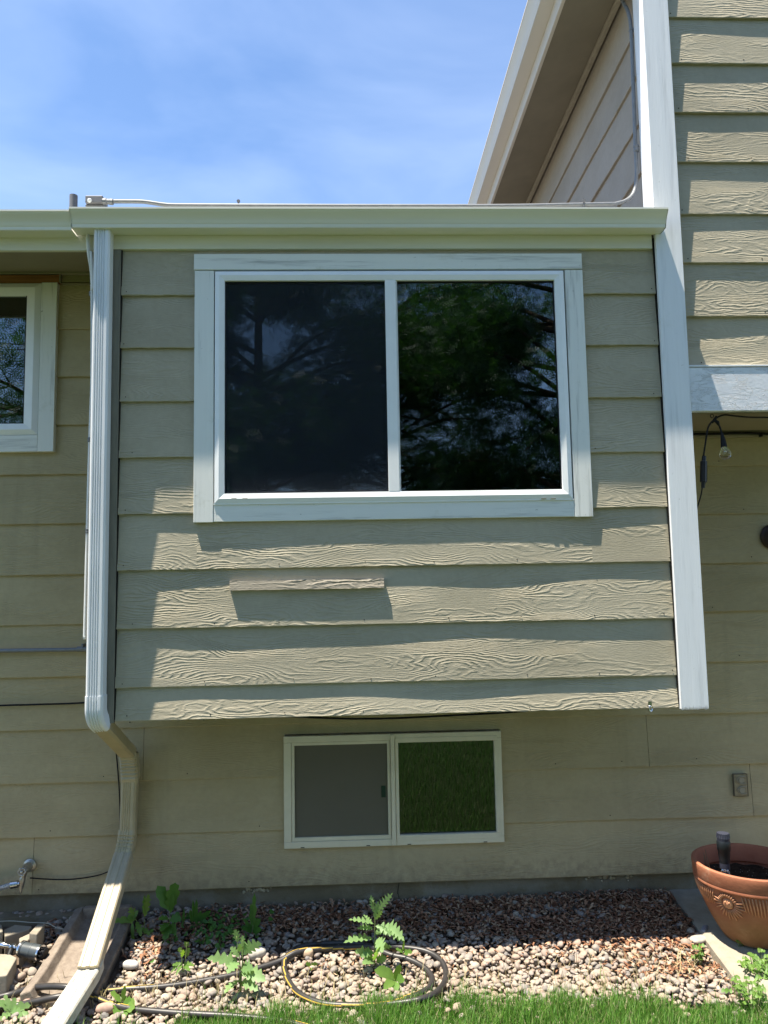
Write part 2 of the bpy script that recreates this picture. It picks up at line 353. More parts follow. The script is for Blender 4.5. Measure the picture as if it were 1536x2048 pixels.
# insulation drips of old paint on foundation
def blob(name,px,py,w,h,mat,seed,Y=.512):
    r=random.Random(seed); c=P(px,py,Y); mb=MB()
    for k in range(26):
        x=c[0]+r.gauss(0,w/2.6); z=c[2]+r.gauss(0,h/2.6); a=r.uniform(.004,.011)
        mb.lathe([(a,0),(a*.6,.0025),(0.0005,.0035)],(x,Y+.001,z),(0,-1,0),n=7)
    return mb.build(name,mat,house,smooth=True)
mPCH=simple('old_paint_patch',(.42,.37,.27),.8,.1)
blob('old_paint_patch',1215,1752,.16,.03,mPCH,3); blob('old_paint_patch',505,1780,.10,.02,mPCH,5)
# crack in foundation
pts=[P(800,1758,.513),P(797,1772,.513),P(795,1785,.513),P(798,1795,.513),P(797,1806,.513)]
o=MB(); 
for a,b in zip(pts[:-1],pts[1:]): o.tube([a,b],.0013,5)
o.build('foundation_crack',mDARK,house)
# fascia, roofs, gutters
MB().box(-1.225,1.563,-.022,.02,3.502,3.64).build('bay_fascia',mFAS,house,bevel=.003)
MB().box(-1.19,1.56,-.0235,-.0215,3.6,3.601).build('fascia_shadow_line',mDARK,house)
MB().box(-6,-1.228,-.012,.012,3.500,3.64).build('left_fascia',mFAS,house,bevel=.003)
def gutter_prof(y0,zt,h=.086,d=.125):
    p=[(0,0),(0,h),(-.004,h),(-.004,.004)]
    zb=zt-h; out=[(y0,zt),(y0,zb),(y0-d*.66,zb),(y0-d*.68,zb+.006),(y0-d*.68,zb+.016),(y0-d*.70,zb+.020)]
    for k in range(7):
        t=k/6; out.append((y0-d*(.71+.25*(t**1.5)),zb+.022+(h-.036)*t))
    out+=[(y0-d*.97,zt-.010),(y0-d,zt-.009),(y0-d,zt),(y0-d*.93,zt),(y0-d*.93,zt-.004),(y0-d*.95,zt-.012)]
    for k in range(6,-1,-1):
        t=k/6; out.append((y0-d*(.69+.25*(t**1.5)),zb+.024+(h-.036)*t))
    out+=[(y0-d*.64,zb+.003),(y0-.002,zb+.003),(y0-.002,zt)]
    return out
g=MB(); pf=gutter_prof(-.023,3.660); g.extr(pf,'x',-1.372,1.604,cap=False)
go=g.build('bay_gutter',mALU,house,smooth=True,auto=25)
capp=[q for q in gutter_prof(-.023,3.660)[:14]]
for xa in (1.600,-1.373): g=MB(); g.extr(capp,'x',xa,xa+.005); g.build('gutter_end_cap',mALU,go)
g=MB(); g.extr(gutter_prof(-.012,3.652),'x',-6,-1.375,cap=False); g2=g.build('left_gutter',mALU,house,smooth=True,auto=25)
g=MB(); g.extr([(-.02,3.661),(-.02,3.669),(-.03,3.669),(-.034,3.655),(-.036,3.655),(-.034,3.672),(.0,3.674),(.0,3.661)],'x',-6,1.58); g.build('drip_edge',mDSP,house)
# roof over low section (slope away up)
def roofz(y): return 3.672+.18*y
g=MB(); g.extr([(-.03,roofz(-.03)),(5,roofz(5)),(5,roofz(5)-.12),(.0,roofz(0)-.03)],'x',-6,1.58); g.build('low_roof',mSHN,house)
# left soffit with sloped underside
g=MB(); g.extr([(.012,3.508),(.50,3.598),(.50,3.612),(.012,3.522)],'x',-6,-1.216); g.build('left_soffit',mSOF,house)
g=MB(); g.box(-6,-1.216,.462,.486,3.577,3.594); g.build('soffit_moulding',mSOF,house,bevel=.004)
# ---- tall block
UZ=[2.876,3.141,3.427,3.691,3.978,4.254,4.531,4.793,5.06,5.33,5.60,5.87]
o=siding('up','x',1.718,6,0,UZ,mSID,t=.016,rag=.0012); nb=len(o.f)
for z in UZ[:8]:
    for k in range(6): o.lathe([(.003,0),(.003,.0012)],(1.76+k*.36+random.uniform(-.03,.03),-.0155,z+.022),(0,-1,0),n=8)
o.box(1.61,6,.003,.03,2.64,6); o.box(1.61,1.63,.03,5,2.64,6); o.m[nb:]=[1]*(len(o.f)-nb); o.build('upper_siding',[mSID,mDARK],house,auto=14,smooth=True)
SZ=[3.2,3.47,3.745,4.012,4.290,4.567,4.822,5.17]
siding('side','y',.10,5,1.606,SZ,mSIDB,sgn=-1,wav=.001,rag=.001).build('upper_side_siding',siding_mat('side_siding_shaded',(.34,.295,.245),.0012,.4),house,auto=14,smooth=True)  # siding colour made darker and pinker for this wall's shade and pinkish reflection
# corner board: front with frayed lower end
pl=[(1.5755,6.0)]; pl2=[]
x=1.576
r=random.Random(4); x=1.577
tee=[(1.577,1.185)]
while x<1.712:
    w=r.uniform(.004,.008); tee+= [(x,1.166+r.uniform(0,.006)),(x+w*.5,1.164-r.uniform(0,.004)),(x+w*.6,1.176+r.uniform(0,.010))]; x+=w
tee+=[(1.7125,1.168),(1.7125,6.0),(1.577,6.0)]
cbd=MB().prism(tee,-.036,-.004).build('corner_board',mCB,house)
MB().box(1.582,1.605,-.004,.115,3.66,6.0).build('corner_casing',mCB,house,bevel=.002)
MB().box(1.5715,1.5765,-.016,.0,1.18,3.56).build('corner_gap',mDARK,house)
MB().box(1.5775,1.605,.0,.5,1.175,3.66).build('bay_right_return',mSIDB,house)
MB().box(1.605,1.712,-.004,.03,1.19,2.66).build('corner_post',mCB,house)
# beam + porch ceiling
MB().box(1.7125,6,-.030,.008,2.640,2.868).build('porch_beam',mBEAM,house,bevel=.004)
MB().box(1.7125,6,-.034,.004,2.870,2.8785).build('beam_flashing',mDSP,house,bevel=.001)
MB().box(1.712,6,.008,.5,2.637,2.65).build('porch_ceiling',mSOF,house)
MB().box(1.712,6,.468,.486,2.600,2.6365).build('porch_moulding',mSOF,house,bevel=.003)
# upper eave, running away along the side wall
XE=1.245; ZE=5.094
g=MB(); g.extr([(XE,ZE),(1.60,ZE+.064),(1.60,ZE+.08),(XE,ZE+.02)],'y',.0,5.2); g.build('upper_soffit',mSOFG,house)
g=MB(); g.extr([(1.555,ZE+.028),(1.59,ZE+.034),(1.59,ZE+.062),(1.555,ZE+.055)],'y',.115,5.2); g.build('upper_soffit_moulding',simple('moulding_paint',(.36,.32,.25),.7,.2),house,bevel=.004)
g=MB(); g.box(XE-.022,XE,.0,5.2,ZE-.008,ZE+.17); g.build('upper_fascia',simple('upper_fascia_paint',(.58,.53,.47),.6,.3,var=.03,scale=3),house,bevel=.003)
gp=[(XE-.022+(a+.0),b) for a,b in [(p[0],p[1]) for p in gutter_prof(0,ZE+.205,h=.105,d=.13)]]
g=MB(); g.extr(gp,'y',.0,5.2,cap=False); ug=g.build('upper_gutter',simple('upper_gutter_enamel',(.66,.62,.57),.45,.4,var=.02,scale=2),house,smooth=True,auto=25)
g=MB(); g.extr([(a,b) for a,b in gp[:14]],'y',-.003,.0); g.build('gutter_end_cap',mALU,ug)
g=MB(); g.extr([(XE-.03,ZE+.20),(6,ZE+.20+.18*4.8),(6,ZE+.1+.18*4.8),(XE,ZE+.17)],'y',.0,5.3); g.build('upper_roof',mSHN,house)
# ---- windows
def frame_ring(mb,x0,x1,z0,z1,w,y0,y1,wb=None,wt=None):
    wb=wb or w; wt=wt or w
    mb.box(x0,x0+w,y0,y1,z0+wb,z1-wt); mb.box(x1-w,x1,y0,y1,z0+wb,z1-wt); mb.box(x0,x1,y0,y1,z0,z0+wb); mb.box(x0,x1,y0,y1,z1-wt,z1)
def mitred(mb,x0,x1,z0,z1,w,ya,yb,m=0,wb=None):   # picture-frame ring sloping from outer depth ya to inner depth yb
    wb=wb or w
    O=[(x0,z0),(x1,z0),(x1,z1),(x0,z1)]; I=[(x0+w,z0+wb),(x1-w,z0+wb),(x1-w,z1-w),(x0+w,z1-w)]
    v=[(x,ya,z) for x,z in O]+[(x,yb,z) for x,z in I]+[(x,max(ya,yb)+.035,z) for x,z in I]+[(x,max(ya,yb)+.035,z) for x,z in O]
    f=[]
    for i in range(4):
        j=(i+1)%4; f+=[(i,j,4+j,4+i),(4+i,4+j,8+j,8+i),(12+i,12+j,j,i)]
    mb.add(v,f,m)
def sc(x,z,Y): k=(3.8+Y)/3.8; return x*k,1.78+(z-1.78)*k
def scb(x0,x1,z0,z1,Y): a=sc(x0,z0,Y); b=sc(x1,z1,Y); return a[0],b[0],a[1],b[1]
win=MB(); 
x0,x1,z0,z1=scb(-.794,1.197,3.402,3.485,-.026); win.box(x0,x1,-.028,.0,z0,z1)
cas=win.build('slider_window',mWOODH,house,bevel=.002)
tag(cas,'wide two pane slider window in weathered white casing')
c=MB(); x0,x1,z0,z1=scb(-.790,-.693,2.115,3.398,-.024); c.box(x0,x1,-.024,.0,z0,z1); c.build('side_casing',mWOOD,cas,bevel=.002)
c=MB(); x0,x1,z0,z1=scb(1.106,1.198,2.115,3.398,-.024); c.box(x0,x1,-.024,.0,z0,z1); c.build('side_casing',mWOOD,cas,bevel=.002)
c=MB(); x0,x1,z0,z1=scb(-.691,1.104,2.117,2.206,-.022); c.box(x0,x1,-.022,.0,z0,z1); c.build('bottom_casing',mWOODH,cas,bevel=.002)
c=MB(); x0,x1,z0,z1=scb(-.689,1.100,2.208,3.396,-.034); mitred(c,x0,x1,z0,z1,.022,-.027,-.034); mitred(c,x0+.022,x1-.022,z0+.022,z1-.022,.026,-.034,-.028,wb=.026)
c.box(x0-.004,x1+.004,-.027,.02,z0-.006,z0)
fr=c.build('window_frame',mVNL,cas,auto=20)
X0,X1,Z0,Z1=x0+.048,x1-.048,z0+.048,z1-.048
xm0,_=sc(.175,3,-.045); xm1,_=sc(.237,3,-.045)
c=MB(); c.box(xm0,xm1-.006,-.029,.03,Z0,Z1); c.box(xm1-.004,xm1,-.022,.03,Z0,Z1); c.build('meeting_rail',mVNL,cas,bevel=.002)
c=MB(); c.box(X0,X1,-.005,.0,Z0-.003,Z0+.012); c.box(X0,X0+.006,-.012,.0,Z0,Z1); c.box(X1-.006,X1,-.012,.0,Z0,Z1); c.box(X0,X1,-.012,.0,Z1-.008,Z1); c.build('glazing_bead',mBLK,cas)
mWS=simple('weep_slot_shadow',(.25,.23,.16))
for px in (468,490,1088,1107):
    q=P(px,997,-.034); MB().box(q[0]-.012,q[0]+.012,-.0345,-.024,q[2]-.0015,q[2]+.0015).build('weep_slot',mWS,cas)
c=MB(); c.box(xm1,X1,-.008,-.004,Z0,Z1); c.build('window_pane',mGLS,cas)
c=MB(); c.box(X0,xm0,-.002,.002,Z0,Z1); c.build('window_pane',mGLS,cas)
c=MB(); c.add([(X0,-.014,Z0),(xm0,-.014,Z0),(xm0,-.014,Z1),(X0,-.014,Z1)],[(0,1,2,3)]); c.build('insect_screen',mSCR,cas)
# room behind the window
def room(name,x0,x1,y0,y1,z0,z1,parent):
    o=MB(); v=[(x0,y0,z0),(x1,y0,z0),(x1,y1,z0),(x0,y1,z0),(x0,y0,z1),(x1,y0,z1),(x1,y1,z1),(x0,y1,z1)]
    o.add(v,[(0,1,2,3),(7,6,5,4),(1,2,6,5)[::-1],(2,3,7,6),(3,0,4,7)]); o.build(name,mROOM,parent)
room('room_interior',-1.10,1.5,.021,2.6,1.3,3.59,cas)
# left window
lw=MB(); Y=.476
lw.box(-1.742,-1.655,.462,.5,2.562,3.528)
L=lw.build('corner_window',mWOOD,house,bevel=.002); tag(L,'window at the left edge of the photo in weathered white casing under the eave')
c=MB(); c.box(-3.1,-1.744,.464,.5,2.562,2.655); c.build('bottom_casing',mWOODH,L,bevel=.002)
c=MB(); mitred(c,-3.1,-1.745,2.657,3.524,.028,.466,.452); mitred(c,-3.072,-1.773,2.685,3.496,.046,.452,.460,wb=.034); 
for f_ in range(0): pass
c.build('window_frame',mVNC if False else mVNL,L,auto=20)
c=MB(); c.box(-3.03,-1.81,.474,.478,2.71,3.46); c.build('window_pane',mGLS,L)
c=MB(); c.box(-3.03,-1.82,.466,.48,2.71,2.722); c.box(-1.825,-1.818,.462,.48,2.71,3.46); c.build('glazing_bead',mBLK,L)
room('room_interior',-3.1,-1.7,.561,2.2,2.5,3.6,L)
MB().box(-3.1,-1.648,.468,.5,3.530,3.574).build('exposed_wood_strip',mBRN,house,bevel=.002)
c=MB(); c.box(-3.1,-1.632,.460,.5,3.577,3.584); c.box(-1.646,-1.638,.462,.5,3.53,3.5765); c.box(-1.637,-1.214,.476,.5,3.524,3.529); c.build('caulk_bead',mSOF,house,bevel=.002)
# basement window
x0,x1,z0,z1=scb(-.402,.787,.403,.995,-.0)
BF=MB(); frame_ring(BF,-.398,.783,.405,.990,.040,.470,.52,wb=.034,wt=.034); B=BF.build('basement_window',mVNC,house,bevel=.003)
tag(B,'small two pane basement window under the overhanging bay')
c=MB(); c.box(.178,.200,.462,.52,.41,.985); c.build('meeting_rail',mVNC,B,bevel=.002)
c=MB(); frame_ring(c,-.357,.176,.440,.955,.016,.474,.50,wb=.020); c.build('screen_frame',mVNC,B,bevel=.002)
c=MB(); frame_ring(c,.202,.762,.428,.968,.018,.468,.51,wb=.030,wt=.026); c.build('window_sash',mVNC,B,bevel=.002)
c=MB(); c.add([(-.341,.484,.46),(.160,.484,.46),(.160,.484,.939),(-.341,.484,.939)],[(0,1,2,3)]); c.build('insect_screen',mSCB,B)
c=MB(); c.box(.125,.148,.4805,.4835,.655,.715); c.build('screen_latch',simple('latch_green',(.01,.035,.02),.5),B)
c=MB(); c.box(-.34,.16,.500,.504,.44,.95); c.build('window_pane',mGLB,B)
c=MB(); c.box(.218,.746,.490,.494,.452,.946); c.build('window_pane',mGLB,B)
for x in (-.30,.05,.27,.68): MB().box(x-.010,x+.010,.4685,.475,.4085,.412).build('weep_slot',mDARK,B)
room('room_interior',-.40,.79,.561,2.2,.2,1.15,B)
# ------------------------------------------------------------ downspout (part of house)
def dprof(w,d,ribs=5,rd=.0035,c=.010):
    p=[(-w/2+c*.3,d/2),(-w/2,d/2-c*.5),(-w/2,-d/2+c),(-w/2+c,-d/2)]
    a=-w/2+c+.006; b=w/2-c-.010; n=ribs*2+1
    for i in range(ribs):
        t0=a+(b-a)*i/ribs; s=(b-a)/ribs
        p+=[(t0,-d/2),(t0+s*.25,-d/2+rd),(t0+s*.55,-d/2+rd),(t0+s*.8,-d/2)]
    p+=[(w/2-c,-d/2),(w/2,-d/2+c),(w/2,d/2-c*.5),(w/2-c*.3,d/2)]
    return p
AX=((1,0,0),(0,1,0))
def chain(mb,prof,pts,scale=None):
    """sweep a rectangular pipe in a plane containing X axis as side; pts list of 3d points."""
    k=len(pts); axes=[]
    for i in range(k):
        t=np.array(pts[min(i+1,k-1)])-np.array(pts[max(i-1,0)]); t=t/np.linalg.norm(t)
        A=np.array([1.,0,0]); A=A-t*(A@t); A/=np.linalg.norm(A); Bv=np.cross(t,A); 
        axes.append((A,-Bv))
    mb.sweep(prof,pts,axes)
ds=MB(); wp=dprof(.079,.066,4,.005,.009)
ds.sweep(wp,[(-1.229,-.060,3.592),(-1.227,-.062,2.4),(-1.226,-.062,1.235)],[AX]*3)
D=ds.build('downspout',mDSP,house); tag(D,'fluted white downspout with a painted cream lower run kicking out over the gravel')
e=MB(); pts=[]; pe=dprof(.085,.070,4,.0045)
for i in range(9):
    a=radians(62)*i/8; pts.append((-1.226+.014*(i/8)**2,-.062+.10*(1-cos(a)),1.243-.10*sin(a)-.0))
pts=[(-1.226,-.062,1.30)]+pts
chain(e,pe,pts); e.build('white_elbow',mDSP,D,auto=30,smooth=True)
a0=np.array([-1.211,-.020,1.158]); a1=np.array([-1.205,.405,.935])
e=MB(); pp=dprof(.080,.060,1,.001); chain(e,pp,[a0,a0+(a1-a0)*.5,a1]); e.build('offset_pipe',mOLV,D,auto=30,smooth=True)
e=MB(); pts=[]
for i in range(15):
    t=i/14; a=radians(62)*t; c_=.10
    rip=.007*(1 if i%2 else 0)
    pts.append((-1.204+.002*t,.405+.035*sin(a*1.35)-rip,.935-.11*t-.03*t*t))
chain(e,dprof(.088,.064,1,.001),pts); e.build('crimped_elbow',mOLV,D,auto=40)
e=MB(); e.sweep(dprof(.080,.060,4,.003),[(-1.203,.438,.83),(-1.212,.438,.50)],[AX]*2); e.build('wall_pipe',mOLV,D,auto=30,smooth=True)
e=MB(); pts=[]
for i in range(11):
    t=i/10; rip=.0055*(1 if i%2 else 0); pts.append((-1.212-.006*t,.437-.040*t*t-rip,.53-.10*t))
chain(e,dprof(.087,.064,4,.003),pts); e.build('kickout_elbow',mOLV,D,auto=40)
b0=np.array([-1.217,.385,.425]); b1=np.array([-1.205,-.16,.118])
def fprof(w,d):
    p=[(-w/2,d/2),(-w/2,-d/2+.008),(-w/2+.006,-d/2)]
    for x,h in ((-.30,0),(-.26,.004),(-.10,.004),(-.06,0),(.06,0),(.10,.004),(.26,.004),(.30,0)): p.append((x*w*1.1,-d/2+h))
    return p+[(w/2-.006,-d/2),(w/2,-d/2+.008),(w/2,d/2)]
e=MB(); chain(e,fprof(.092,.058),[b0,b0+(b1-b0)*.5,b1]); e.build('cream_extension',mCRM,D,auto=30,smooth=True)
mEND=M_('chipped_white_pipe_paint',.6,.3); f=mEND.noise(30,6,.7); mEND.col(mEND.ramp(f,[(.35,(.44,.38,.28)),(.45,(.50,.48,.41)),(.8,(.58,.57,.51))])); mEND.bump(f,.5,.002)
b2=np.array([-1.205,-.66,.085]); b1b=b1+np.array([0,-.005,-.018])
e=MB(); chain(e,fprof(.098,.052),[b1b+np.array([0,.06,.02]),b1b,b2]); e.build('flattened_end_piece',mEND.m,D,auto=30,smooth=True)
# rust stain/tab behind elbow
# ------------------------------------------------------------ fixtures (things)
# rooftop conduit with junction box
q0=P(190,403,-.03)
con=thing('electrical_conduit','grey metal conduit from a junction box above the gutter bending up beside the corner board','conduit',(q0[0],0.,q0[2]))
pth=[P(226,403,-.03),P(260,403,-.03),P(285,403.5,-.03),P(305,406,-.03),P(325,409,-.03),P(345,410.5,-.03),P(400,411,-.03),P(700,412,-.03),P(1000,412,-.02),P(1150,409.5,-.005),P(1225,408,.02)]
pth=[p+np.array([0,0,.0]) for p in pth]
s1=smoothpath(pth,6)
cx=1.575
bend=[np.array([1.49,.03,3.755]),]
b=[P(1225,409,.03),P(1252,401,.08),P(1268,384,.12),np.array(P(1273,350,.13)),np.array(P(1271,295,.13)),P(1266,160,.13),P(1262,60,.13),P(1256,24,.15),P(1246,4,.21),P(1238,-14,.26)]
c=MB(); c.tube(s1+smoothpath(b,6)[1:],.0102,14); c.build('conduit_run',mEMT,con,smooth=True)
c=MB(); x0=P(172,402,-.03)[0]; x1=P(207,402,-.03)[0]; zt=P(190,393.5,-.03)[2]; zb=P(190,408,-.03)[2]
c.box(x0,x1,-.045,.04,zb,zt); c.box(x0-.004,x1+.004,-.03,.055,zb-.012,zb); c.build('junction_box',mBOX,con,bevel=.004)
c=MB(); c.lathe([(.012,0),(.010,.004),(.006,.010),(.0005,.012)],P(179,401,-.045),(0,-1,0),n=14); c.build('white_plug',mDSP,con,smooth=True)
c=MB(); c.tube([P(206,403,-.03),P(213,403,-.03),P(214,403,-.03),P(219,403.5,-.03),P(220,403.5,-.03),P(226,404,-.03)],[.017,.017,.014,.014,.0155,.0155],10); c.build('coupling',mEMT,con)
for px,py in ((477,410),(1168,408)):
    q=P(px,py,-.012); c=MB(); c.box(q[0]-.004,q[0]+.004,-.012,.0,q[2]-.03,q[2]+.012); c.lathe([(.009,0),(.009,.004)],q+np.array([0,0,.020]),(0,-1,0),n=12); c.build('conduit_strap',mBOX,con)
q=P(1272,297,.13); c=MB(); c.lathe([(.013,-.02),(.0155,-.016),(.0155,-.008),(.013,-.005),(.013,.004),(.0155,.008),(.0155,.016),(.012,.02)],q,(0,0,1),n=14); c.build('coupling',mEMT,con,smooth=False)
q=P(1263,60,.13); c=MB(); c.box(q[0]-.013,q[0]+.02,.118,.142,q[2]-.004,q[2]+.004); c.build('conduit_strap',mEMT,con)
# vent pipe on roof
q=P(147,403,.12); c=MB(); c.lathe([(.0205,-.12),(.0205,.033),(.017,.033),(.017,.0)],q,(0,0,1),n=24)
tag(c.build('vent_pipe',mBOX,None,auto=30,smooth=True,base=(q[0],.12,q[2]-.12)),'short grey plastic pipe standing up behind the gutter joint','pipe')
# wall conduit + white drop beside the downspout
wc=thing('wall_conduit','thin white conduit down the left side of the downspout turning left along the wall','conduit',(-1.25,.4,1.49))
pt=[P(175,468,-.03),P(176,490,-.03),P(178,512,-.02),P(183,545,.0),P(184.5,600,.02),P(184,760,.03),P(180,880,.03),P(175,1062,.03),P(170,1260,.03)]
e1=pt[-1]; pt+= [e1+np.array([0,.0,-.03])]
c=MB(); c.tube(smoothpath(pt,6),.0085,12); c.build('conduit_run',mEMTW,wc,smooth=True)
ze=P(168,1299,.46)[2]
c=MB(); c.tube([(-3.2,.470,P(0,1300,.47)[2]+.004),(-1.55,.470,ze),(-1.30,.47,ze)],.0105,12); c.build('horizontal_run',mEMT,wc,smooth=True)
for px,py in ((183,588),(180,880),(176,1062)):
    q=P(px,py,.03); c=MB(); c.lathe([(.0105,-.012),(.0125,-.010),(.0125,-.003),(.010,-.001),(.010,.001),(.0125,.003),(.0125,.010),(.0105,.012)],q,n=12); c.build('coupling',mEMT,wc)
q=P(166,1298,.47); c=MB(); c.tube([q+np.array([-.03,0,0]),q+np.array([.03,0,0])],.014,12); c.box(q[0]-.004,q[0]+.004,.455,.49,q[2],q[2]+.028); c.build('coupling',mEMT,wc)
# second small white wire at fascia
c=MB(); c.tube(smoothpath([P(182,503,-.03),P(183,520,-.03),P(184.5,545,-.02),P(186,580,-.01)],5),.0065,10); c.build('stub_conduit',mEMTW,wc,smooth=True)
# black cable on wall left
c=MB(); c.tube(smoothpath([(-3.2,.478,P(0,1412,.478)[2]-.01)]+[P(x,y,.478) for x,y in ((0,1411),(40,1410),(90,1408.5),(140,1407),(175,1405))]+[(-1.3,.478,1.198),(-1.205,.478,1.195)],5),.0048,8)
tag(c.build('black_cable',mBLK,None,smooth=True,base=(-1.9,.48,1.19)),'black cable stretched along the siding left of the downspout','cable')
# cable from bay underside behind pipe to the faucet
c=MB(); pts=[P(x,y,.30 if y<1530 else .47) for x,y in ((227,1442),(229,1460))]+[P(x,y,.47) for x,y in ((233,1500),(236,1545),(239,1590),(240,1640),(236,1700),(222,1738),(212,1745),(190,1752),(150,1758),(110,1759),(60,1756))]
pts[0]=np.array(P(227,1440,.10)); pts[1]=np.array(P(228,1458,.2)); pts[2]=P(232,1500,.45)
c.tube(smoothpath(pts,5),.0035,8)
tag(c.build('thin_black_cable',mBLK,None,smooth=True,base=(-1.25,.47,.4)),'thin black cable dropping from the bay behind the downspout to the faucet','cable')
# drooping cable under bay
c=MB(); c.tube(smoothpath([P(x,y,.05) for x,y in ((520,1431),(600,1434),(680,1437),(740,1437.5),(800,1436),(900,1431),(1000,1426),(1060,1421))],5),[.002]+[.0045]*35 if False else .0048,8)
tag(c.build('sagging_cable',mBLK,None,smooth=True,base=(0,.05,1.16)),'black cable sagging just below the bottom edge of the bay above the basement window','cable')
# clip on bay bottom
q=P(1300,1412,-.02); cl=MB(); cl.box(q[0]-.009,q[0]+.009,-.022,-.018,q[2]-.002,q[2]+.022); cl.tube([(q[0]+.014*cos(a)*.6,-.024-.006*sin(a*.5),q[2]-.012+.012*sin(a)) for a in np.linspace(0,2*pi,14)],.0035,8); cl.box(q[0]-.010,q[0]+.010,-.026,-.020,q[2]-.022,q[2]-.014)
tag(cl.build('pipe_clip',mCHR,None,base=(q[0],-.02,q[2])),'small empty metal pipe clip on the bottom edge of the bay siding','clip')
# wood batten
x0,z0=P(459,1181,-.03)[[0,2]]; x1,z1=P(768,1159,-.03)[[0,2]]; bt=MB()
za=P(459,1162,-.03)[2]; zb_=P(459,1181,-.03)[2]; zc=P(768,1157,-.03)[2]; zd=P(768,1175.5,-.03)[2]
n=30; v=[]
for i in range(n+1):
    t=i/n; x=x0+(x1-x0)*t; zt=za+(zc-za)*t+random.uniform(-.0006,.0006); zl=zb_+(zd-zb_)*t+random.uniform(-.001,.001)
    v+=[(x,-.004,zt),(x,-.025,zt),(x,-.031,zl),(x,-.006,zl)]
bt.add(v,[(i*4+j,i*4+4+j,i*4+4+(j+1)%4,i*4+(j+1)%4) for i in range(n) for j in range(4)]+[(0,1,2,3),tuple(n*4+j for j in (3,2,1,0))])
tag(bt.build('wood_strip',siding_mat('batten_paint',(.31,.275,.22),.004,1.0),None,base=((x0+x1)/2,-.012,(z0+z1)/2)),'short grooved wood strip nailed flat across the bay siding below the window','wood strip')
# outlet
q=P(1481,1570,.48); ou=thing('outlet_cover','painted over double outlet cover on the siding above the clay pot','outlet',(q[0],.486,q[2]))
c=MB(); c.box(q[0]-.037,q[0]+.037,.476,.49,q[2]-.058,q[2]+.058); c.build('cover_plate',mSIDB,ou,bevel=.003)
for s in (-1,1):
    c=MB(); pts=[(q[0]+.030*cos(a)+.010,.472,q[2]+s*.027+.020*sin(a)) for a in np.linspace(radians(60),radians(300),16)]
    c.tube([(q[0]+.028,.474,q[2]+s*.027+.017)]+pts+[(q[0]+.028,.474,q[2]+s*.027-.017)],.0028,6); c.lathe([(.017,0),(.015,.004)],(q[0]+.004,.4755,q[2]+s*.027),(0,-1,0),n=18); c.build('flip_lid',simple('outlet_paint',(.30,.265,.19),.6,.3),ou)
c=MB(); frame_ring(c,q[0]-.0385,q[0]+.0385,q[2]-.0595,q[2]+.0595,.0016,.4745,.49); c.build('cover_seam',simple('seam_grime',(.11,.09,.06)),ou)
# string light
q=P(1425,834,-.01); st=thing('string_light','black string light cord with one clear bulb hanging below the white porch beam','string light',q)
Yc=.02
c=MB(); c.tube(smoothpath([P(x,y,Yc) for x,y in ((1560,838),(1536,835),(1500,834.5),(1470,832),(1450,830),(1438,833),(1428,840),(1420,848),(1415,860),(1411,885),(1407,912))],5),.0045,8)
c.tube(smoothpath([P(x,y,Yc) for x,y in ((1428,838),(1434,845),(1440,855),(1443,866),(1444,872))],4),.0045,8)
c.tube(smoothpath([P(x,y,Yc) for x,y in ((1405,972),(1402,990),(1396,1010),(1390,1028),(1384,1040))],4),.0035,8)
c.build('cord',mBLK,st,smooth=True)
c=MB(); c.tube([P(1433,832,Yc),P(1430,838,Yc),P(1424,846,Yc)],[.004,.009,.005],8); c.tube([P(1427,838,Yc),P(1435,845,Yc),P(1438,851,Yc)],[.006,.010,.005],8); c.tube([P(1424+3*cos(a),832+4*sin(a),Yc) for a in np.linspace(0,6.2,10)],.002,6); c.build('hanging_joint',mBLK,st,smooth=True)
c=MB(); c.tube([P(1408,912,Yc),P(1407.6,922,Yc),P(1407.5,923,Yc),P(1407,964,Yc),P(1407,965,Yc),P(1406,976,Yc)],[.010,.0115,.0175,.0175,.0115,.009],12); c.build('inline_plug',simple('plug_plastic',(.005,.006,.010),.35,.5),st,auto=30,smooth=True)
c=MB(); c.tube([P(1443.5,866,Yc),P(1446,880,Yc),P(1448,894,Yc)],[.006,.0125,.016],14); c.build('bulb_socket',mBLK,st,auto=30,smooth=True)
gm=M_('bulb_glass',.02,.5); gm.b.inputs['Transmission Weight'].default_value=1; gm.b.inputs['IOR'].default_value=1.42; gm.col((.95,.95,.92))
u=P(1448,893,Yc); w=P(1453,919,Yc); ax=(w-u); L_=np.linalg.norm(ax)
prof=[(.012,0),(.013,.08*L_),(.019,.22*L_),(.026,.42*L_),(.0285,.60*L_),(.026,.80*L_),(.017,.94*L_),(.001,L_)]
c=MB(); c.lathe(prof,u,ax,n=24); c.build('bulb',gm.m,st,smooth=True)
c=MB(); c.tube([u,u+ax*.45],[.005,.003],8); c.tube([u+ax*.45+np.array([.008*cos(a),.008*sin(a),0]) for a in np.linspace(0,6.28,12)],.0012,6); c.build('filament',mCHR,st)
c=MB(); c.tube(smoothpath([P(1378,868.5,.46),P(1420,868,.46),P(1480,866.5,.46),P(1520,867,.46),P(1560,869,.46)],5),.0075,8); c.box(P(1521,868,.46)[0]-.006,P(1521,868,.46)[0]+.006,.445,.475,P(1521,868,.46)[2]-.016,P(1521,868,.46)[2])
tag(c.build('ceiling_cable',mBLK,None,smooth=True,base=(2.1,.46,2.62)),'thick black cable running along the top of the wall under the porch ceiling','cable')
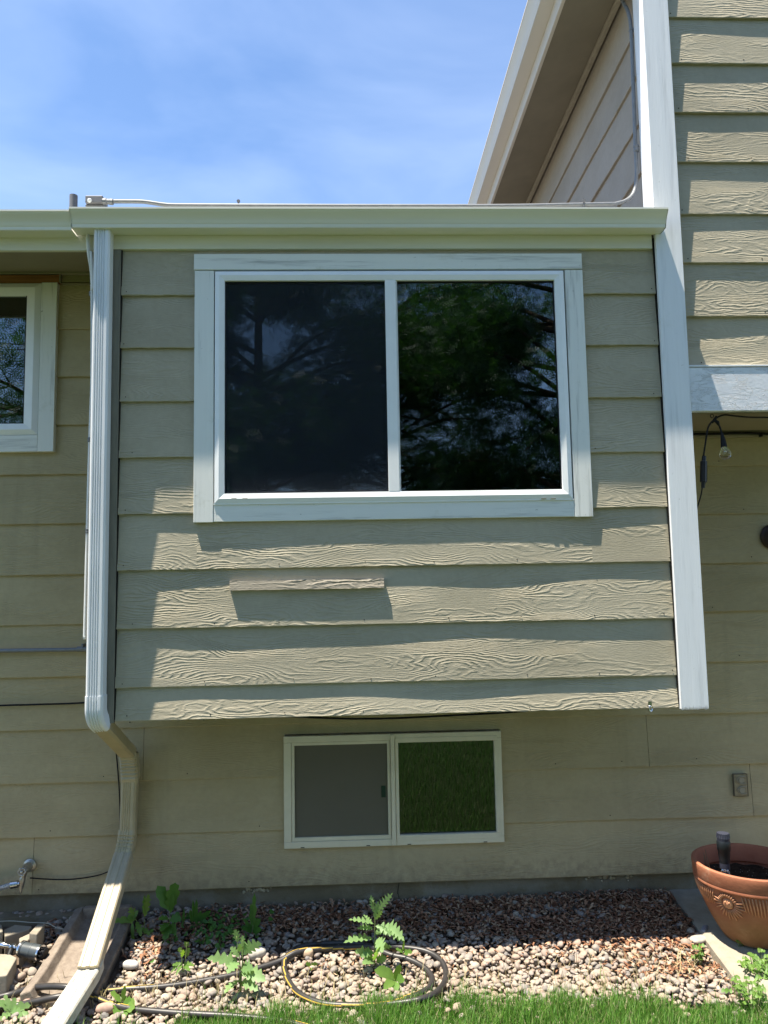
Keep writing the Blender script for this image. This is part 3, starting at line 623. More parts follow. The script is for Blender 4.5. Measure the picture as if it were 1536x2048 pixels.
# wall lamp (partly out of frame)
q=P(1545,1074,.486); lt=thing('wall_lantern','dark bronze wall lantern cut off by the right edge of the photo','wall lamp',q)
c=MB(); c.lathe([(.072,0),(.072,.008),(.060,.016),(.030,.022),(.030,.030)],q,(0,-1,0),n=32); c.build('back_plate',mBRZ,lt,auto=14,smooth=True)
c=MB(); c.tube(smoothpath([q+np.array([0,-.02,0]),q+np.array([.0,-.09,.03]),q+np.array([.01,-.15,.0]),q+np.array([.012,-.16,-.05])],6),.010,10); c.build('arm',mBRZ,lt,smooth=True)
c=MB(); c.lathe([(.012,.0),(.05,-.02),(.055,-.03)],q+np.array([.012,-.16,-.05]),n=24); c.build('lantern_cap',mBRZ,lt); c=MB(); c.lathe([(.055,-.175),(.05,-.185),(.01,-.20)],q+np.array([.012,-.16,-.05]),n=24); c.build('lantern_base',mBRZ,lt)
c=MB(); c.lathe([(.044,-.03),(.048,-.175)],q+np.array([.012,-.16,-.05]),n=24); c.build('lantern_glass',gm.m,lt,smooth=True)
# faucet with hose splitter
q=P(58,1732,.47); fc=thing('outdoor_faucet','metal hose faucet with a corrugated silver hose sticking out of the siding at left','faucet',(q[0],.486,q[2]))
H_0=P(47,1742,.41); S0=P(44,1764,.425); 
c=MB(); c.lathe([(.033,0),(.033,.006),(.024,.012)],(q[0],.482,q[2]),(0,-1,0),n=20); c.tube([(q[0],.475,q[2]),np.array([q[0],.445,q[2]]),H_0+np.array([.006,.01,.004]),H_0+np.array([0,-.004,0])],[.021,.024,.019,.014],14); c.tube([H_0+np.array([.004,.012,.0]),(H_0+S0)/2+np.array([0,.01,0]),S0+np.array([0,0,.015])],[.015,.013,.014],12); c.build('valve_body',mGAL,fc,auto=40,smooth=True)
hh=H_0+np.array([-.002,-.016,0]); c=MB()
c.tube([hh+np.array([.0175*(1+.12*cos(6*a))*cos(a),0,.0175*(1+.12*cos(6*a))*sin(a)]) for a in np.linspace(0,2*pi,49)],.0045,8); c.lathe([(.008,-.012),(.008,.004),(.005,.006)],hh,(0,-1,0),n=10)
for k in range(4): a=pi/4+k*pi/2; c.tube([hh,hh+np.array([.017*cos(a),0,.017*sin(a)])],.003,6)
c.build('handle',mGAL,fc,smooth=True)
c=MB(); c.tube([S0+np.array([0,0,.02]),S0+np.array([0,0,.006]),S0,S0+np.array([-.004,0,-.03]),S0+np.array([-.005,0,-.031]),S0+np.array([-.006,0,-.048])],[.014,.0165,.015,.012,.009,.009],12); c.lathe([(.006,0),(.007,.006),(.004,.012)],S0+np.array([-.006,0,-.046]),(0,0,-1),n=10); c.build('splitter',mGAL,fc,auto=35,smooth=True)
c0=S0+np.array([-.008,-.004,-.006]); c=MB(); c.tube([c0,c0+np.array([-.010,0,-.001]),c0+np.array([-.011,0,-.001]),c0+np.array([-.045,-.004,-.004]),c0+np.array([-.046,-.004,-.004])],[.012,.012,.0185,.0195,.015],14); c.build('hose_coupling',mCHR,fc,auto=30,smooth=True)
hp=[c0+np.array([-.046-.0055*i,-.004-.0007*i,-.004-.0012*i]) for i in range(60)]
c=MB(); c.tube(hp,[.0115 if i%2 else .0145 for i in range(60)],12); c.build('corrugated_hose',simple('corrugated_silver',(.42,.42,.43),.4,.5,.5),fc)
# ------------------------------------------------------------ ground
gm_=M_('soil',.95,.05); f=gm_.noise(14,8,.7); gm_.col(gm_.ramp(f,[(.3,(.055,.038,.026)),(.55,(.13,.095,.068)),(.75,(.22,.17,.125))])); gm_.bump(gm_.noise(90,6,.7),.8,.01); mSOIL=gm_.m
gm_=M_('lawn_soil',.95,.05); f=gm_.noise(2.5,8,.7); f2=gm_.noise(30,5,.7); gm_.col(gm_.mixc(f2,gm_.ramp(f,[(.3,(.045,.085,.022)),(.7,(.075,.125,.035))]),(.05,.065,.025))); gm_.bump(gm_.noise(120,4,.7),1,.03); mLWN=gm_.m
ys=[-60,-20,-8,-3,-1.5,-.9,-.6,-.4,-.3,-.2,-.1,0,.1,.2,.3,.4,.5,.62]; xs=[-60,-20,-8]+list(np.linspace(-4,4,70))+[8,20,60]
v=[];o=MB()
for y in ys:
    for x in xs: v.append((x,y,gz(y)-.024+(random.uniform(-.006,.006) if abs(x)<4.5 and y>-.9 else 0) if y>-3 else -.024))
nx=len(xs); fs=[];ms=[]
for j in range(len(ys)-1):
    for i in range(nx-1): fs.append((j*nx+i,j*nx+i+1,(j+1)*nx+i+1,(j+1)*nx+i)); 
o.add(v,fs); o.m=[1 if ys[k//(nx-1)]<-.55 else 0 for k in range(len(fs))]
o.box(-60,60,5.5,60,-.1,-.05,1)
tag(o.build('ground',[mSOIL,mLWN],None,smooth=True),kind='structure')
# gravel
def ico(sub):
    bm=bmesh.new(); bmesh.ops.create_icosphere(bm,subdivisions=sub,radius=1); bm.verts.ensure_lookup_table()
    V=np.array([v.co[:] for v in bm.verts]); F=np.array([[q.index for q in f.verts] for f in bm.faces]); bm.free(); return V,F
IV,IF=ico(3)
def stones(name,cent,size,mat,label=None):
    n=len(cent); nv=len(IV); V=np.zeros((n,nv,3)); 
    for i in range(n):
        s=size[i]; e=np.array([1,rng.uniform(.62,.95),rng.uniform(.42,.68)])*s
        q=np.sign(IV)*np.abs(IV)**rng.uniform(.85,1.05)
        d=rng.normal(size=(3,3)); am=rng.uniform(.5,1.8); w=1+am*(.07*np.sin(q@d[0]*1.7+1)+.06*np.sin(q@d[1]*2.1)+.03*np.sin(q@d[2]*4))
        q=q*w[:,None]*e; a=rng.uniform(0,2*pi); tx=rng.normal(0,.28); ty=rng.normal(0,.28)
        Rz=np.array([[cos(a),-sin(a),0],[sin(a),cos(a),0],[0,0,1]]); Rx=np.array([[1,0,0],[0,cos(tx),-sin(tx)],[0,sin(tx),cos(tx)]]); Ry=np.array([[cos(ty),0,sin(ty)],[0,1,0],[-sin(ty),0,cos(ty)]])
        V[i]=q@(Ry@Rx@Rz.T).T if False else (q@Rz.T)@Rx.T@Ry.T+cent[i]
    F=(IF[None]+(np.arange(n)*nv)[:,None,None]).reshape(-1,3); V=V.reshape(-1,3)
    me=bpy.data.meshes.new(name); me.vertices.add(len(V)); me.vertices.foreach_set('co',V.ravel()); me.loops.add(F.size); me.loops.foreach_set('vertex_index',F.ravel().astype(np.int32))
    me.polygons.add(len(F)); me.polygons.foreach_set('loop_start',np.arange(0,F.size,3,dtype=np.int32)); me.polygons.foreach_set('use_smooth',[True]*len(F)); me.update(calc_edges=True); me.materials.append(mat)
    o=bpy.data.objects.new(name,me); COL.objects.link(o); return o
gm_=M_('river_pebbles',.7,.25); geo=gm_.n('NewGeometry'); R_=geo.outputs['Random Per Island']
base=gm_.ramp(R_,[(0,(.31,.265,.21)),(.14,(.35,.27,.22)),(.28,(.27,.245,.225)),(.42,(.39,.34,.27)),(.55,(.32,.25,.20)),(.68,(.22,.205,.195)),(.78,(.42,.375,.31)),(.88,(.17,.165,.165)),(1,(.37,.30,.24))])
v1=gm_.noise(45,6,.7); gm_.col(gm_.mixc(1,base,gm_.ramp(v1,[(.3,(.78,.75,.71)),(.6,(1.06,1.01,.97))]),'MULTIPLY')); gm_.bump(gm_.noise(110,6,.75),.55,.003); mPEB=gm_.m
def in_obst(x,y,m=0.0):
    if x>1.66-m: return True
    if -1.48-m<x<-1.14+m and -.22<y<.50: return True
    if -1.90-m<x<-1.60+m and -.06<y<.45: return True
    return False
cent=[];size=[]
cell=.0315
for layer in range(2):
    y=-.52+layer*.02
    while y<.50:
        x=-2.6+layer*.02
        while x<1.72:
            px=x+rng.uniform(-.015,.015); py=y+rng.uniform(-.015,.015)
            front=-.36+.035*sin(px*2.1+1)+.02*sin(px*7)
            keep=rng.random()<(1.0 if py>front else .35*math.exp((py-front)*8))
            # litter-heavy zones have fewer stones showing
            lit=.0
            if py>.18 and px>.9: lit=.42
            elif py>.16 and -.2<px<.9: lit=.30
            elif py>.14 and -.95<px<-.2: lit=.35
            if keep and rng.random()>lit and not in_obst(px,py):
                s=rng.choice([rng.uniform(.007,.011),rng.uniform(.011,.016),rng.uniform(.015,.025)],p=[.40,.43,.17])
                cent.append((px,py,gz(py)+(-.012 if layer==0 else .002)+rng.uniform(-.004,.006))); size.append(s)
            x+=cell*rng.uniform(.8,1.1)
        y+=cell*.88
gv=stones('river_gravel',cent,size,mPEB); tag(gv,'mixed tan pink and grey rounded river pebbles filling the bed along the wall','gravel',kind='stuff')
# fine crumbs
# leaf litter
gm_=M_('dead_leaf',.85,.1); geo=gm_.n('NewGeometry'); gm_.col(gm_.ramp(geo.outputs['Random Per Island'],[(0,(.13,.06,.035)),(.3,(.22,.105,.06)),(.55,(.30,.155,.09)),(.8,(.38,.23,.14)),(1,(.46,.33,.21))])); mLEAF=gm_.m
lm=MB()
def curl(x,y,z,L,w,a,tilt,cv):
    n=4; v=[]
    for i in range(n+1):
        t=i/n-.5; ww=w*(1-(2*abs(t))**1.7*.85); c=cos(a); s=sin(a); lx=t*L; hz=cv*L*(.25-t*t)*2+t*L*tilt
        for sg in (-1,0,1): v.append((x+lx*c-sg*ww*s, y+lx*s+sg*ww*c, z+hz+abs(sg)*w*.5*(1 if cv>0 else -1)))
    lm.add(v,[(i*3+j,i*3+3+j,i*3+4+j,i*3+1+j) for i in range(n) for j in range(2)])
def litter(n,cx,cy,sx,sy,l0=.012,l1=.038,wf=.28):
    for _ in range(n):
        x=random.gauss(cx,sx); y=random.gauss(cy,sy)
        if y>.505 or in_obst(x,y,-.01) or y<-.3: continue
        L=random.uniform(l0,l1); curl(x,y,gz(y)+random.uniform(.004,.02),L,L*random.uniform(.10,wf),random.uniform(0,6.3),random.uniform(-.5,.5),random.uniform(-.5,.7))
litter(1700,1.48,.34,.14,.13); litter(1100,1.05,.42,.34,.05); litter(800,.85,.22,.20,.05); litter(900,.40,.36,.20,.07); litter(600,.05,.26,.22,.05); litter(900,-.35,.38,.25,.06); litter(400,.6,.44,.3,.03); litter(500,-.75,.33,.15,.1); litter(900,1.2,.2,.3,.05)
litter(300,1.35,.10,.22,.05); litter(160,1.55,-.12,.08,.04); litter(120,1.35,-.1,.12,.05); litter(160,-.98,.20,.06,.12); litter(120,.1,.02,.25,.05,.008,.02); litter(90,-1.55,.32,.08,.08); litter(70,.9,-.0,.25,.08,.01,.022); litter(150,1.62,.2,.04,.2)
tag(lm.build('leaf_litter',mLEAF,None,smooth=True),'brown dead leaves and twigs scattered over the pebbles in the shade','dead leaves',kind='stuff')
# twigs
# big stones as individuals
def bigstone(px,py,sx,sy,sz,rotz,col,label,h=.01):
    q=GS(px,py); V=IV.copy(); d=rng.normal(size=(3,3)); V=np.sign(V)*np.abs(V)**.8; V=V*(1+.05*np.sin(V@d[0]*2)+.05*np.sin(V@d[1]*2.5))[:,None]*np.array([sx,sy,sz]); c,s=cos(rotz),sin(rotz); V=V@np.array([[c,-s,0],[s,c,0],[0,0,1]]).T
    mb=MB(); mb.add((V+np.array([q[0],q[1],q[2]+h])).tolist(),IF.tolist()); return tag(mb.build('river_stone',simple('stone',col,.75,.2,var=.25,scale=30,bump=.4,bs=90,bd=.002),None,smooth=True,base=(q[0],q[1],q[2])),label,'stone',group='large stones in the gravel bed')
bigstone(1410,1868,.042,.016,.014,1.0,(.27,.27,.30),'long smooth grey stone lying on the pebbles beside the concrete slab',.022)
bigstone(515,1912,.042,.030,.030,.3,(.40,.37,.32),'large pale round stone at the shadow edge behind the left hose strand',.012)
bigstone(1398,1885,.050,.032,.014,.5,(.34,.31,.27),'flat tan stone under the long grey stone by the slab',.016)
bigstone(262,1936,.040,.024,.018,-.2,(.42,.40,.38),'long pale grey stone beside the splash block above the hose',.016)
bigstone(212,2022,.045,.024,.022,.2,(.36,.25,.20),'reddish flat stone at the lawn edge right of the downspout end',.010)
bigstone(60,2010,.040,.024,.022,1.0,(.34,.23,.19),'reddish stone left of the downspout end at the lawn edge',.010)
bigstone(615,1913,.026,.022,.022,0,(.50,.37,.25),'round orange tan stone just inside the hose loop',.016)
# splash block: sloping trough
sb=MB(); cols=[(-1.475,.062),(-1.432,.074),(-1.412,.030),(-1.22,.030),(-1.20,.070),(-1.160,.058)]
rows=[(.44,1.0),(.38,1.0),(-.05,.98),(-.21,1.0)]
v=[]
for y,k in rows:
    flare=1+(.0 if y>.3 else (.3-y)*.10)
    for x,h in cols: xx=-1.31+(x+1.31)*flare; v.append((xx,y,gz(y)-.01+h))
n=len(cols); f=[(i*n+j,i*n+j+1,(i+1)*n+j+1,(i+1)*n+j) for i in range(3) for j in range(n-1)]
nb=len(v)
for (x,y,z) in list(v): v.append((x+(.012 if x<-1.3 else -.012),y,gz(y)-.04))
f+=[(nb+i*n+j,nb+(i+1)*n+j,nb+(i+1)*n+j+1,nb+i*n+j+1) for i in range(3) for j in range(n-1)]
for i in range(3): f+=[(i*n,(i+1)*n,nb+(i+1)*n,nb+i*n),(i*n+n-1,nb+i*n+n-1,nb+(i+1)*n+n-1,(i+1)*n+n-1)]
for j in range(n-1): f+=[(j,nb+j,nb+j+1,j+1),(3*n+j,3*n+j+1,nb+3*n+j+1,nb+3*n+j)]
sb.add(v,f); sb.box(-1.425,-1.185,.40,.44,.03,.165)
tag(sb.build('splash_block',mSPL,None,bevel=.006,base=(-1.2,.1,.05)),'brown concrete splash block trough lying under the cream downspout extension','splash block')
# concrete blocks at far left
def block(poly_px,ztop,h,name,label,zz=None,mat=None):
    pts=[G(px,py,ztop) for px,py in poly_px]; n=len(pts)
    v=[(p[0],p[1],ztop) for p in pts]+[(p[0],p[1],ztop-h) for p in pts]
    mb=MB(); mb.add(v,[tuple(range(n)),tuple(range(2*n-1,n-1,-1))]+[(i,(i+1)%n,(i+1)%n+n,i+n) for i in range(n)])
    c=np.mean(pts,axis=0); return tag(mb.build(name,mat or mCON,None,bevel=.005,base=(c[0],c[1],ztop-h)),label,'concrete block',group='broken concrete edging blocks')
block([(58,1866),(75,1848),(90,1848),(74,1868)],.155,.14,'edging_block','pale wedge shaped concrete block end behind the sprinkler nearest the splash block')
block([(38,1876),(60,1866),(66,1870),(50,1886),(40,1886)],.13,.12,'edging_block','pale concrete block corner touching the top of the sprinkler')
block([(-60,1905),(20,1908),(34,1915),(14,1950),(-60,1960)],.10,.12,'edging_block','large shaded concrete block below the sprinkler at the left edge')
block([(-70,1856),(3,1848),(6,1862),(-70,1885)],.15,.12,'edging_block','white topped concrete block at the left edge against the foundation')
block([(6,1860),(30,1849),(64,1852),(60,1858),(10,1872)],.13,.11,'edging_block','flat concrete block lying along the foundation left of the splash block')
# sprinkler
a=GS(22,1902,.06); b=GS(88,1908,.05); sp_=thing('hose_nozzle','chrome and dark grey hose nozzle lying on the concrete blocks at left','nozzle',(a[0],a[1],a[2]-.03))
ax=b-a; Ls=np.linalg.norm(ax); ax/=Ls
A0=GS(40,1897,.075); B0=GS(86,1907,.07); d_=B0-A0
c=MB(); c.tube([A0+d_*t for t in (0,.03,.04,.16,.17,.50,.51,.55,.56,.80,.81,.86)],[.028,.030,.034,.034,.031,.033,.034,.034,.033,.033,.034,.033],20); c.build('rubber_collar',simple('dark_grey_rubber',(.05,.06,.065),.4,.5),sp_,auto=30,smooth=True)
c=MB(); c.tube([A0+d_*t for t in (.84,.86,.92,.93)],[.031,.035,.035,.026],20); c.build('metal_ring',mCHR,sp_,auto=30,smooth=True)
c=MB(); c.tube([A0+d_*t for t in (.05,.06,.12,.13)],[.033,.037,.037,.033],20); c.build('metal_ring',mCHR,sp_,auto=30,smooth=True)
c=MB(); c.tube([A0-d_*.28,A0-d_*.15,A0-d_*.14,A0],[.010,.012,.009,.012],14); c.lathe([(.012,-.012),(.018,0),(.012,.012)],A0-d_*.33,(0,0,1),n=16); c.build('swivel_neck',mCHR,sp_,auto=30,smooth=True)
E0=A0-d_*.33; E1=GS(-14,1886,.07)
c=MB(); c.tube([E0,(E0+E1)/2,E1],[.008,.014,.018],14); c.build('spout',mCHR,sp_,smooth=True)
c=MB(); c.tube(smoothpath([E0+np.array([0,-.01,-.004]),GS(12,1923,.05),GS(-10,1945,.04),GS(-60,1990,.03)],5),.0135,12); c.build('hose_tail',mBLK,sp_,smooth=True)
c=MB(); c.lathe([(.012,0),(.021,.003),(.024,.018),(.020,.022)],A0+d_*.95,d_,n=16)
for k in range(10):
    aa=2*pi*k/10; u_=np.cross(d_/np.linalg.norm(d_),[0,0,1.]); u_/=np.linalg.norm(u_); w_=np.cross(d_/np.linalg.norm(d_),u_); c.tube([A0+d_*.93+.024*(cos(aa)*u_+sin(aa)*w_),A0+d_*1.06+.027*(cos(aa)*u_+sin(aa)*w_)],.003,6)
c.build('spray_head',mBLK,sp_)
# thin wire on ground left
c=MB(); c.tube(smoothpath([GS(x,y,.03) for x,y in ((-30,1845),(20,1842),(60,1845),(95,1847),(112,1855),(128,1858),(150,1855))],5),.0022,6)
tag(c.build('ground_wire',simple('pale_wire',(.5,.46,.36)),None,smooth=True,base=(-1.7,.4,.12)),'thin pale wire curving over the blocks along the foundation at left','wire')
# ------------------------------------------------------------ hose
mHOS=simple('hose_rubber',(.034,.031,.030),.42,.45,var=.2,scale=20,bump=.08,bs=60); mYEL=simple('hose_stripe',(.46,.31,.055),.5,.3,var=.15,scale=30)
ho=thing('garden_hose','dark rubber garden hose with a yellow stripe coiled in one loop on the pebbles','hose',(.0,0,.0))
R=.0135
A=[(-40,2003,0),(0,1994,.0),(25,1988,.005),(60,1977,.03),(95,1973,.052),(130,1974,.062),(155,1980,.05),(185,1993,.02),(225,2009,.005),(262,2018,0),(300,2022,0),(350,2026,0),(400,2029,0),(470,2033,0),(560,2042,0),(620,2056,0)]
c=MB(); c.tube(smoothpath([GS(x,y,R+h) for x,y,h in A],7),R,16,0,stripe=((14,),1)); c.build('front_strand',[mHOS,mYEL],ho,smooth=True)
B_=[(-60,2030,0),(0,2017,0),(40,2010,.0),(80,2001,.02),(115,1994,.035),(150,1990,.03),(170,1986,.02),(200,1984,.0),(250,1979,0),(300,1976,0),(350,1971,0),(400,1963,0),(463,1951,0),(518,1936,0),(560,1922,.003),(590,1906,.016),(620,1900,.01),(660,1897,.0),(700,1895,0),(760,1893,0),(823,1897,0),(860,1906,0),(884,1924,0),(892,1948,0),(886,1970,.002),(868,1988,.015),(840,1999,.02),(815,2004,.01),(775,2009,0),(738,2011,0),(690,2011,0),(650,2008,0),(620,1999,0),(595,1985,0),(579,1965,0),(569,1940,0),(570,1920,.005),(582,1905,.0),(602,1894,0),(640,1888,0),(700,1887,0),(740,1893,.0),(781,1910,0),(815,1918,0),(845,1933,0),(863,1953,0),(861,1972,0),(842,1986,0),(815,1996,0),(790,2004,-.004)]
c=MB(); c.tube(smoothpath([GS(x,y,R*1.0+h) for x,y,h in B_],7),R,16,0,stripe=((14,),1)); c.build('coiled_strand',[mHOS,mYEL],ho,smooth=True)
# ------------------------------------------------------------ patio slab + pot
sl_=MB(); e0=G(1335,1778,.112); 
v=[]; edge=[(1.69,.515),(1.695,.35),(1.688,.15),(1.680,-.05),(1.672,-.30),(1.66,-.6)]
top=lambda y:.115-.11*(.515-y)
for x,y in edge: v.append((x,y,top(y)))
for x,y in edge: v.append((x-.014,y,top(y)-.010))
for x,y in edge: v.append((x-.018,y,top(y)-.14))
for x,y in edge: v.append((5,y,top(y)))
n=len(edge)
f=[(i,i+1,n+i+1,n+i) for i in range(n-1)]+[(n+i,n+i+1,2*n+i+1,2*n+i) for i in range(n-1)]+[(3*n+i,3*n+i+1,i+1,i) for i in range(n-1)]
f+=[(n-1,4*n-1,3*n-1,2*n-1)]
sl_.add(v,f); tag(sl_.build('patio',mCON,None,smooth=True,auto=50),kind='structure')
m=M_('terracotta',.72,.25); f=m.noise(7,7,.65); f2=m.noise(3,6,.75); sx=m.n('SeparateXYZ'); m.l(m.tc.outputs['Object'],sx.inputs[0])
zf=m.n('MapRange'); m.l(sx.outputs[2],zf.inputs[0]); zf.inputs[1].default_value=.0; zf.inputs[2].default_value=.26; zf.inputs[3].default_value=1; zf.inputs[4].default_value=0
c0=m.ramp(f,[(.3,(.28,.098,.052)),(.7,(.39,.150,.080))]); c1=m.ramp(f,[(.3,(.17,.075,.03)),(.55,(.24,.12,.055)),(.75,(.33,.20,.11))])
mk=m.math('MULTIPLY',zf.outputs[0],1.0); mk=m.ramp(m.math('ADD',mk,m.math('MULTIPLY',f2,.6)),[(.50,(0,)*3),(.95,(1,)*3)])
cc=m.mixc(mk,c0,c1); sl2=m.noise(4.2,8,.8); cc=m.mixc(m.ramp(sl2,[(.56,(0,)*3),(.70,(.5,)*3)]),cc,(.46,.33,.23)); cc=m.mixc(m.ramp(m.noise(90,3,.6),[(.66,(0,)*3),(.72,(.6,)*3)]),cc,(.14,.07,.04)); m.col(cc); m.bump(m.noise(60,6,.65),.5,.003); mTER=m.m
pc=G(1508,1866,.078); px_,py_=pc[0],pc[1]; zb=top(py_)+.001
pot=thing('clay_pot','large round terracotta pot with a raised sun relief standing on the concrete slab','flower pot',(px_,py_,zb))
def potr(h): # outer radius by height
    t=h/.345
    return .135+.125*(sin(min(1,t*1.02)*pi/2))**.9
prof=[(.10,0),(.135,0)]+[(potr(h),h) for h in np.linspace(.01,.262,16)]
prof+=[(.258,.268),(.263,.272),(.2635,.278),(.2615,.284),(.264,.290),(.266,.325),(.268,.338),(.266,.348),(.258,.353),(.248,.350),(.243,.34),(.240,.27),(.236,.26),(.0,.26)]
c=MB(); c.lathe(prof[:-2],(px_,py_,zb),n=72); c.f=c.f[:-1]; c.m=c.m[:-1]; PB=c.build('pot_body',mTER,pot,auto=40,smooth=True)
mTH=simple('terracotta_relief_highlight',(.50,.235,.125),.65,.3,var=.25,scale=30,bump=.2)  # clay lightened to tan, a highlight put into the relief colour
rl=MB()
def onpot(th,h,out=0.0):
    r_=potr(h)+out; return np.array([px_+r_*sin(th),py_-r_*cos(th),zb+h])
sc_=P(1440,1788,py_-.2); thc=math.atan2(sc_[0]-px_,-( (py_-.22)-py_)); hc=.215
thc=-.90
for k in range(26):
    a=2*pi*k/26; r1=.030; r2=.074+.010*(k%2)
    if sin(a)>.4: r2=.050
    p=[onpot(thc+r*cos(a)/.25,min(.262,hc+r*sin(a)),.002+.002*sin(pi*i/3)) for i,r in enumerate(np.linspace(r1,r2,4))]
    rl.tube(p,[.0034,.0044,.004,.0014],6)
for dd in ((0,0),(-.009,.006),(.009,.006)): pass
rl.lathe([(.026,0),(.024,.005),(.016,.009),(.001,.011)],onpot(thc,hc,-.001),(sin(thc),-cos(thc),-.1),n=20)
for dx,dz,rr in ((-.009,.006,.005),(.009,.006,.005),(0,-.001,.004),(0,-.010,.006)): q=onpot(thc+dx/.25,hc+dz,.008); rl.lathe([(rr,0),(rr*.7,.003),(.0005,.004)],q,(sin(thc),-cos(thc),0),n=10)
for sgn in (-1,1):
    for k in range(26):
        th=thc+sgn*(.27+k*.058); hh=.262; ln=.074+.022*sin(k*.26)-.0016*k; sl2=-sgn*.0-.10*sgn*(1-k/26)
        p=[onpot(th+sl2*t*.6*-1,hh-ln*t,.0015+.0025*sin(pi*t)) for t in (0,.33,.66,1)]
        rl.tube(p,[.0028,.0036,.003,.001],6)
rl.build('sun_relief',mTH,pot,smooth=True)
so_=MB(); nr=14; v=[(px_,py_,zb+.262)]; 
for i in range(1,nr+1):
    for j in range(36):
        r_=.240*i/nr; a=2*pi*j/36; v.append((px_+r_*cos(a),py_+r_*sin(a),zb+.255+random.uniform(-.008,.008)))
f=[(0,1+j,1+(j+1)%36) for j in range(36)]+[(1+(i-1)*36+j,1+i*36+j,1+i*36+(j+1)%36,1+(i-1)*36+(j+1)%36) for i in range(1,nr) for j in range(36)]
so_.add(v,f)
m=M_('potting_soil',.95,.05); vv=m.n('TexVoronoi'); vv.inputs['Scale'].default_value=110; m.l(m.tc.outputs['Object'],vv.inputs['Vector']); m.col(m.mixc(m.ramp(vv.outputs['Distance'],[(.16,(1,)*3),(.22,(0,)*3)]),m.ramp(m.noise(60,5,.7),[(.3,(.018,.012,.008)),(.7,(.07,.045,.03))]),m.ramp(vv.outputs['Color'],[(.70,(.03,.02,.015)),(.74,(.55,.5,.42))]))); m.bump(m.noise(80,5,.8),1,.01)
so_.build('potting_soil',m.m,pot,smooth=True)
# solar stake light in the pot
q=P(1450,1760,py_-.05); q=np.array([q[0],py_-.06,zb+.255]); q[0]=P(1451,1755,q[1])[0]
ztop=P(1451,1664,q[1])[2]; H_=ztop-q[2]
lampo=thing('solar_stake_light','small dark grey solar stake light with a clear lens stuck in the pot soil','garden light',q)
mDG=simple('stake_light_plastic',(.010,.013,.016),.45,.4); mDG2=simple('stake_light_rim',(.035,.038,.055),.45,.3)
tl=np.array([.0,.0,1.])
c=MB(); c.lathe([(.012,.0),(.018,.01),(.024,.012),(.024,.018),(.021,.020)],q,tl,n=20); c.build('lens_base',mCHR,lampo,auto=30,smooth=True)
c=MB(); c.lathe([(.020,H_*.12),(.0225,H_*.15),(.0225,H_*.33)],q,n=24); c.build('clear_lens',gm.m,lampo,smooth=True)
c=MB(); c.lathe([(.023,H_*.34),(.0235,H_*.44)],q,n=24); c.build('grey_ring',mDG2,lampo)
c=MB(); c.lathe([(.0235,H_*.44),(.026,H_*.52),(.028,H_*.66),(.031,H_*.68),(.032,H_*.82),(.029,H_*.85)],q,n=24); c.build('lamp_body',mDG,lampo,auto=30,smooth=True)
c=MB(); c.lathe([(.029,H_*.85),(.030,H_*.90),(.027,H_*.95),(.026,H_*.985),(.010,H_*.99)],q,n=24); 
for k in range(18): a=2*pi*k/18; c.tube([q+np.array([.0285*cos(a),.0285*sin(a),H_*.90]),q+np.array([.0265*cos(a),.0265*sin(a),H_*.985])],.0030,5)
c.build('ribbed_cap',mDG2,lampo)
c=MB(); c.tube([q-np.array([0,0,.06]),q+np.array([0,0,.02])],[.003,.006],8); c.build('stake',mDG,lampo)
# dry stems
c=MB()
for px,dy in ((1408,0),(1414,.01),(1419,-.01),(1411,.02)):
    b_=np.array([P(px,1745,py_+.02+dy)[0],py_+.02+dy,zb+.25]); t_=P(px+random.uniform(-4,6),1698+random.uniform(0,18),py_+.02+dy); c.tube(smoothpath([b_,(b_+t_)/2+np.array([.004,0,0]),t_],4),[.0022]*8+[.001],6)
tag(c.build('dry_stems',simple('dry_stem',(.16,.10,.06)),None,base=(P(1412,1745,py_)[0],py_+.02,zb+.25)),'few dry brown plant stems sticking out of the pot soil left of the stake light','dead plant')
# ------------------------------------------------------------ weeds
def leaf_material(name,c,c2):
    m=M_(name,.5,.35); geo=m.n('NewGeometry'); base=m.mixc(geo.outputs['Random Per Island'],c,c2); f=m.noise(25,4,.6)
    bc=m.mixc(1,base,m.ramp(f,[(.3,(.85,.85,.8)),(.7,(1.12,1.12,1.05))]),'MULTIPLY'); m.col(bc)
    tr=m.n('BsdfTranslucent'); m.l(m.mixc(1,bc,(1.6,1.7,.5),'MULTIPLY'),tr.inputs[0]); q=m.n('MixShader'); q.inputs[0].default_value=.38; m.l(m.b.outputs[0],q.inputs[1]); m.l(tr.outputs[0],q.inputs[2]); m.l(q.outputs[0],m.out.inputs[0]); m.bump(m.noise(120,3,.6),.3,.001); return m.m
mLF1=leaf_material('weed_leaf_bright',(.11,.22,.045),(.17,.28,.06)); mLF2=leaf_material('weed_leaf_grey_green',(.17,.29,.11),(.23,.36,.15)); mLF3=leaf_material('weed_leaf_deep',(.055,.15,.025),(.09,.20,.035)); mSTM=simple('weed_stem',(.16,.20,.07),.6,.3)
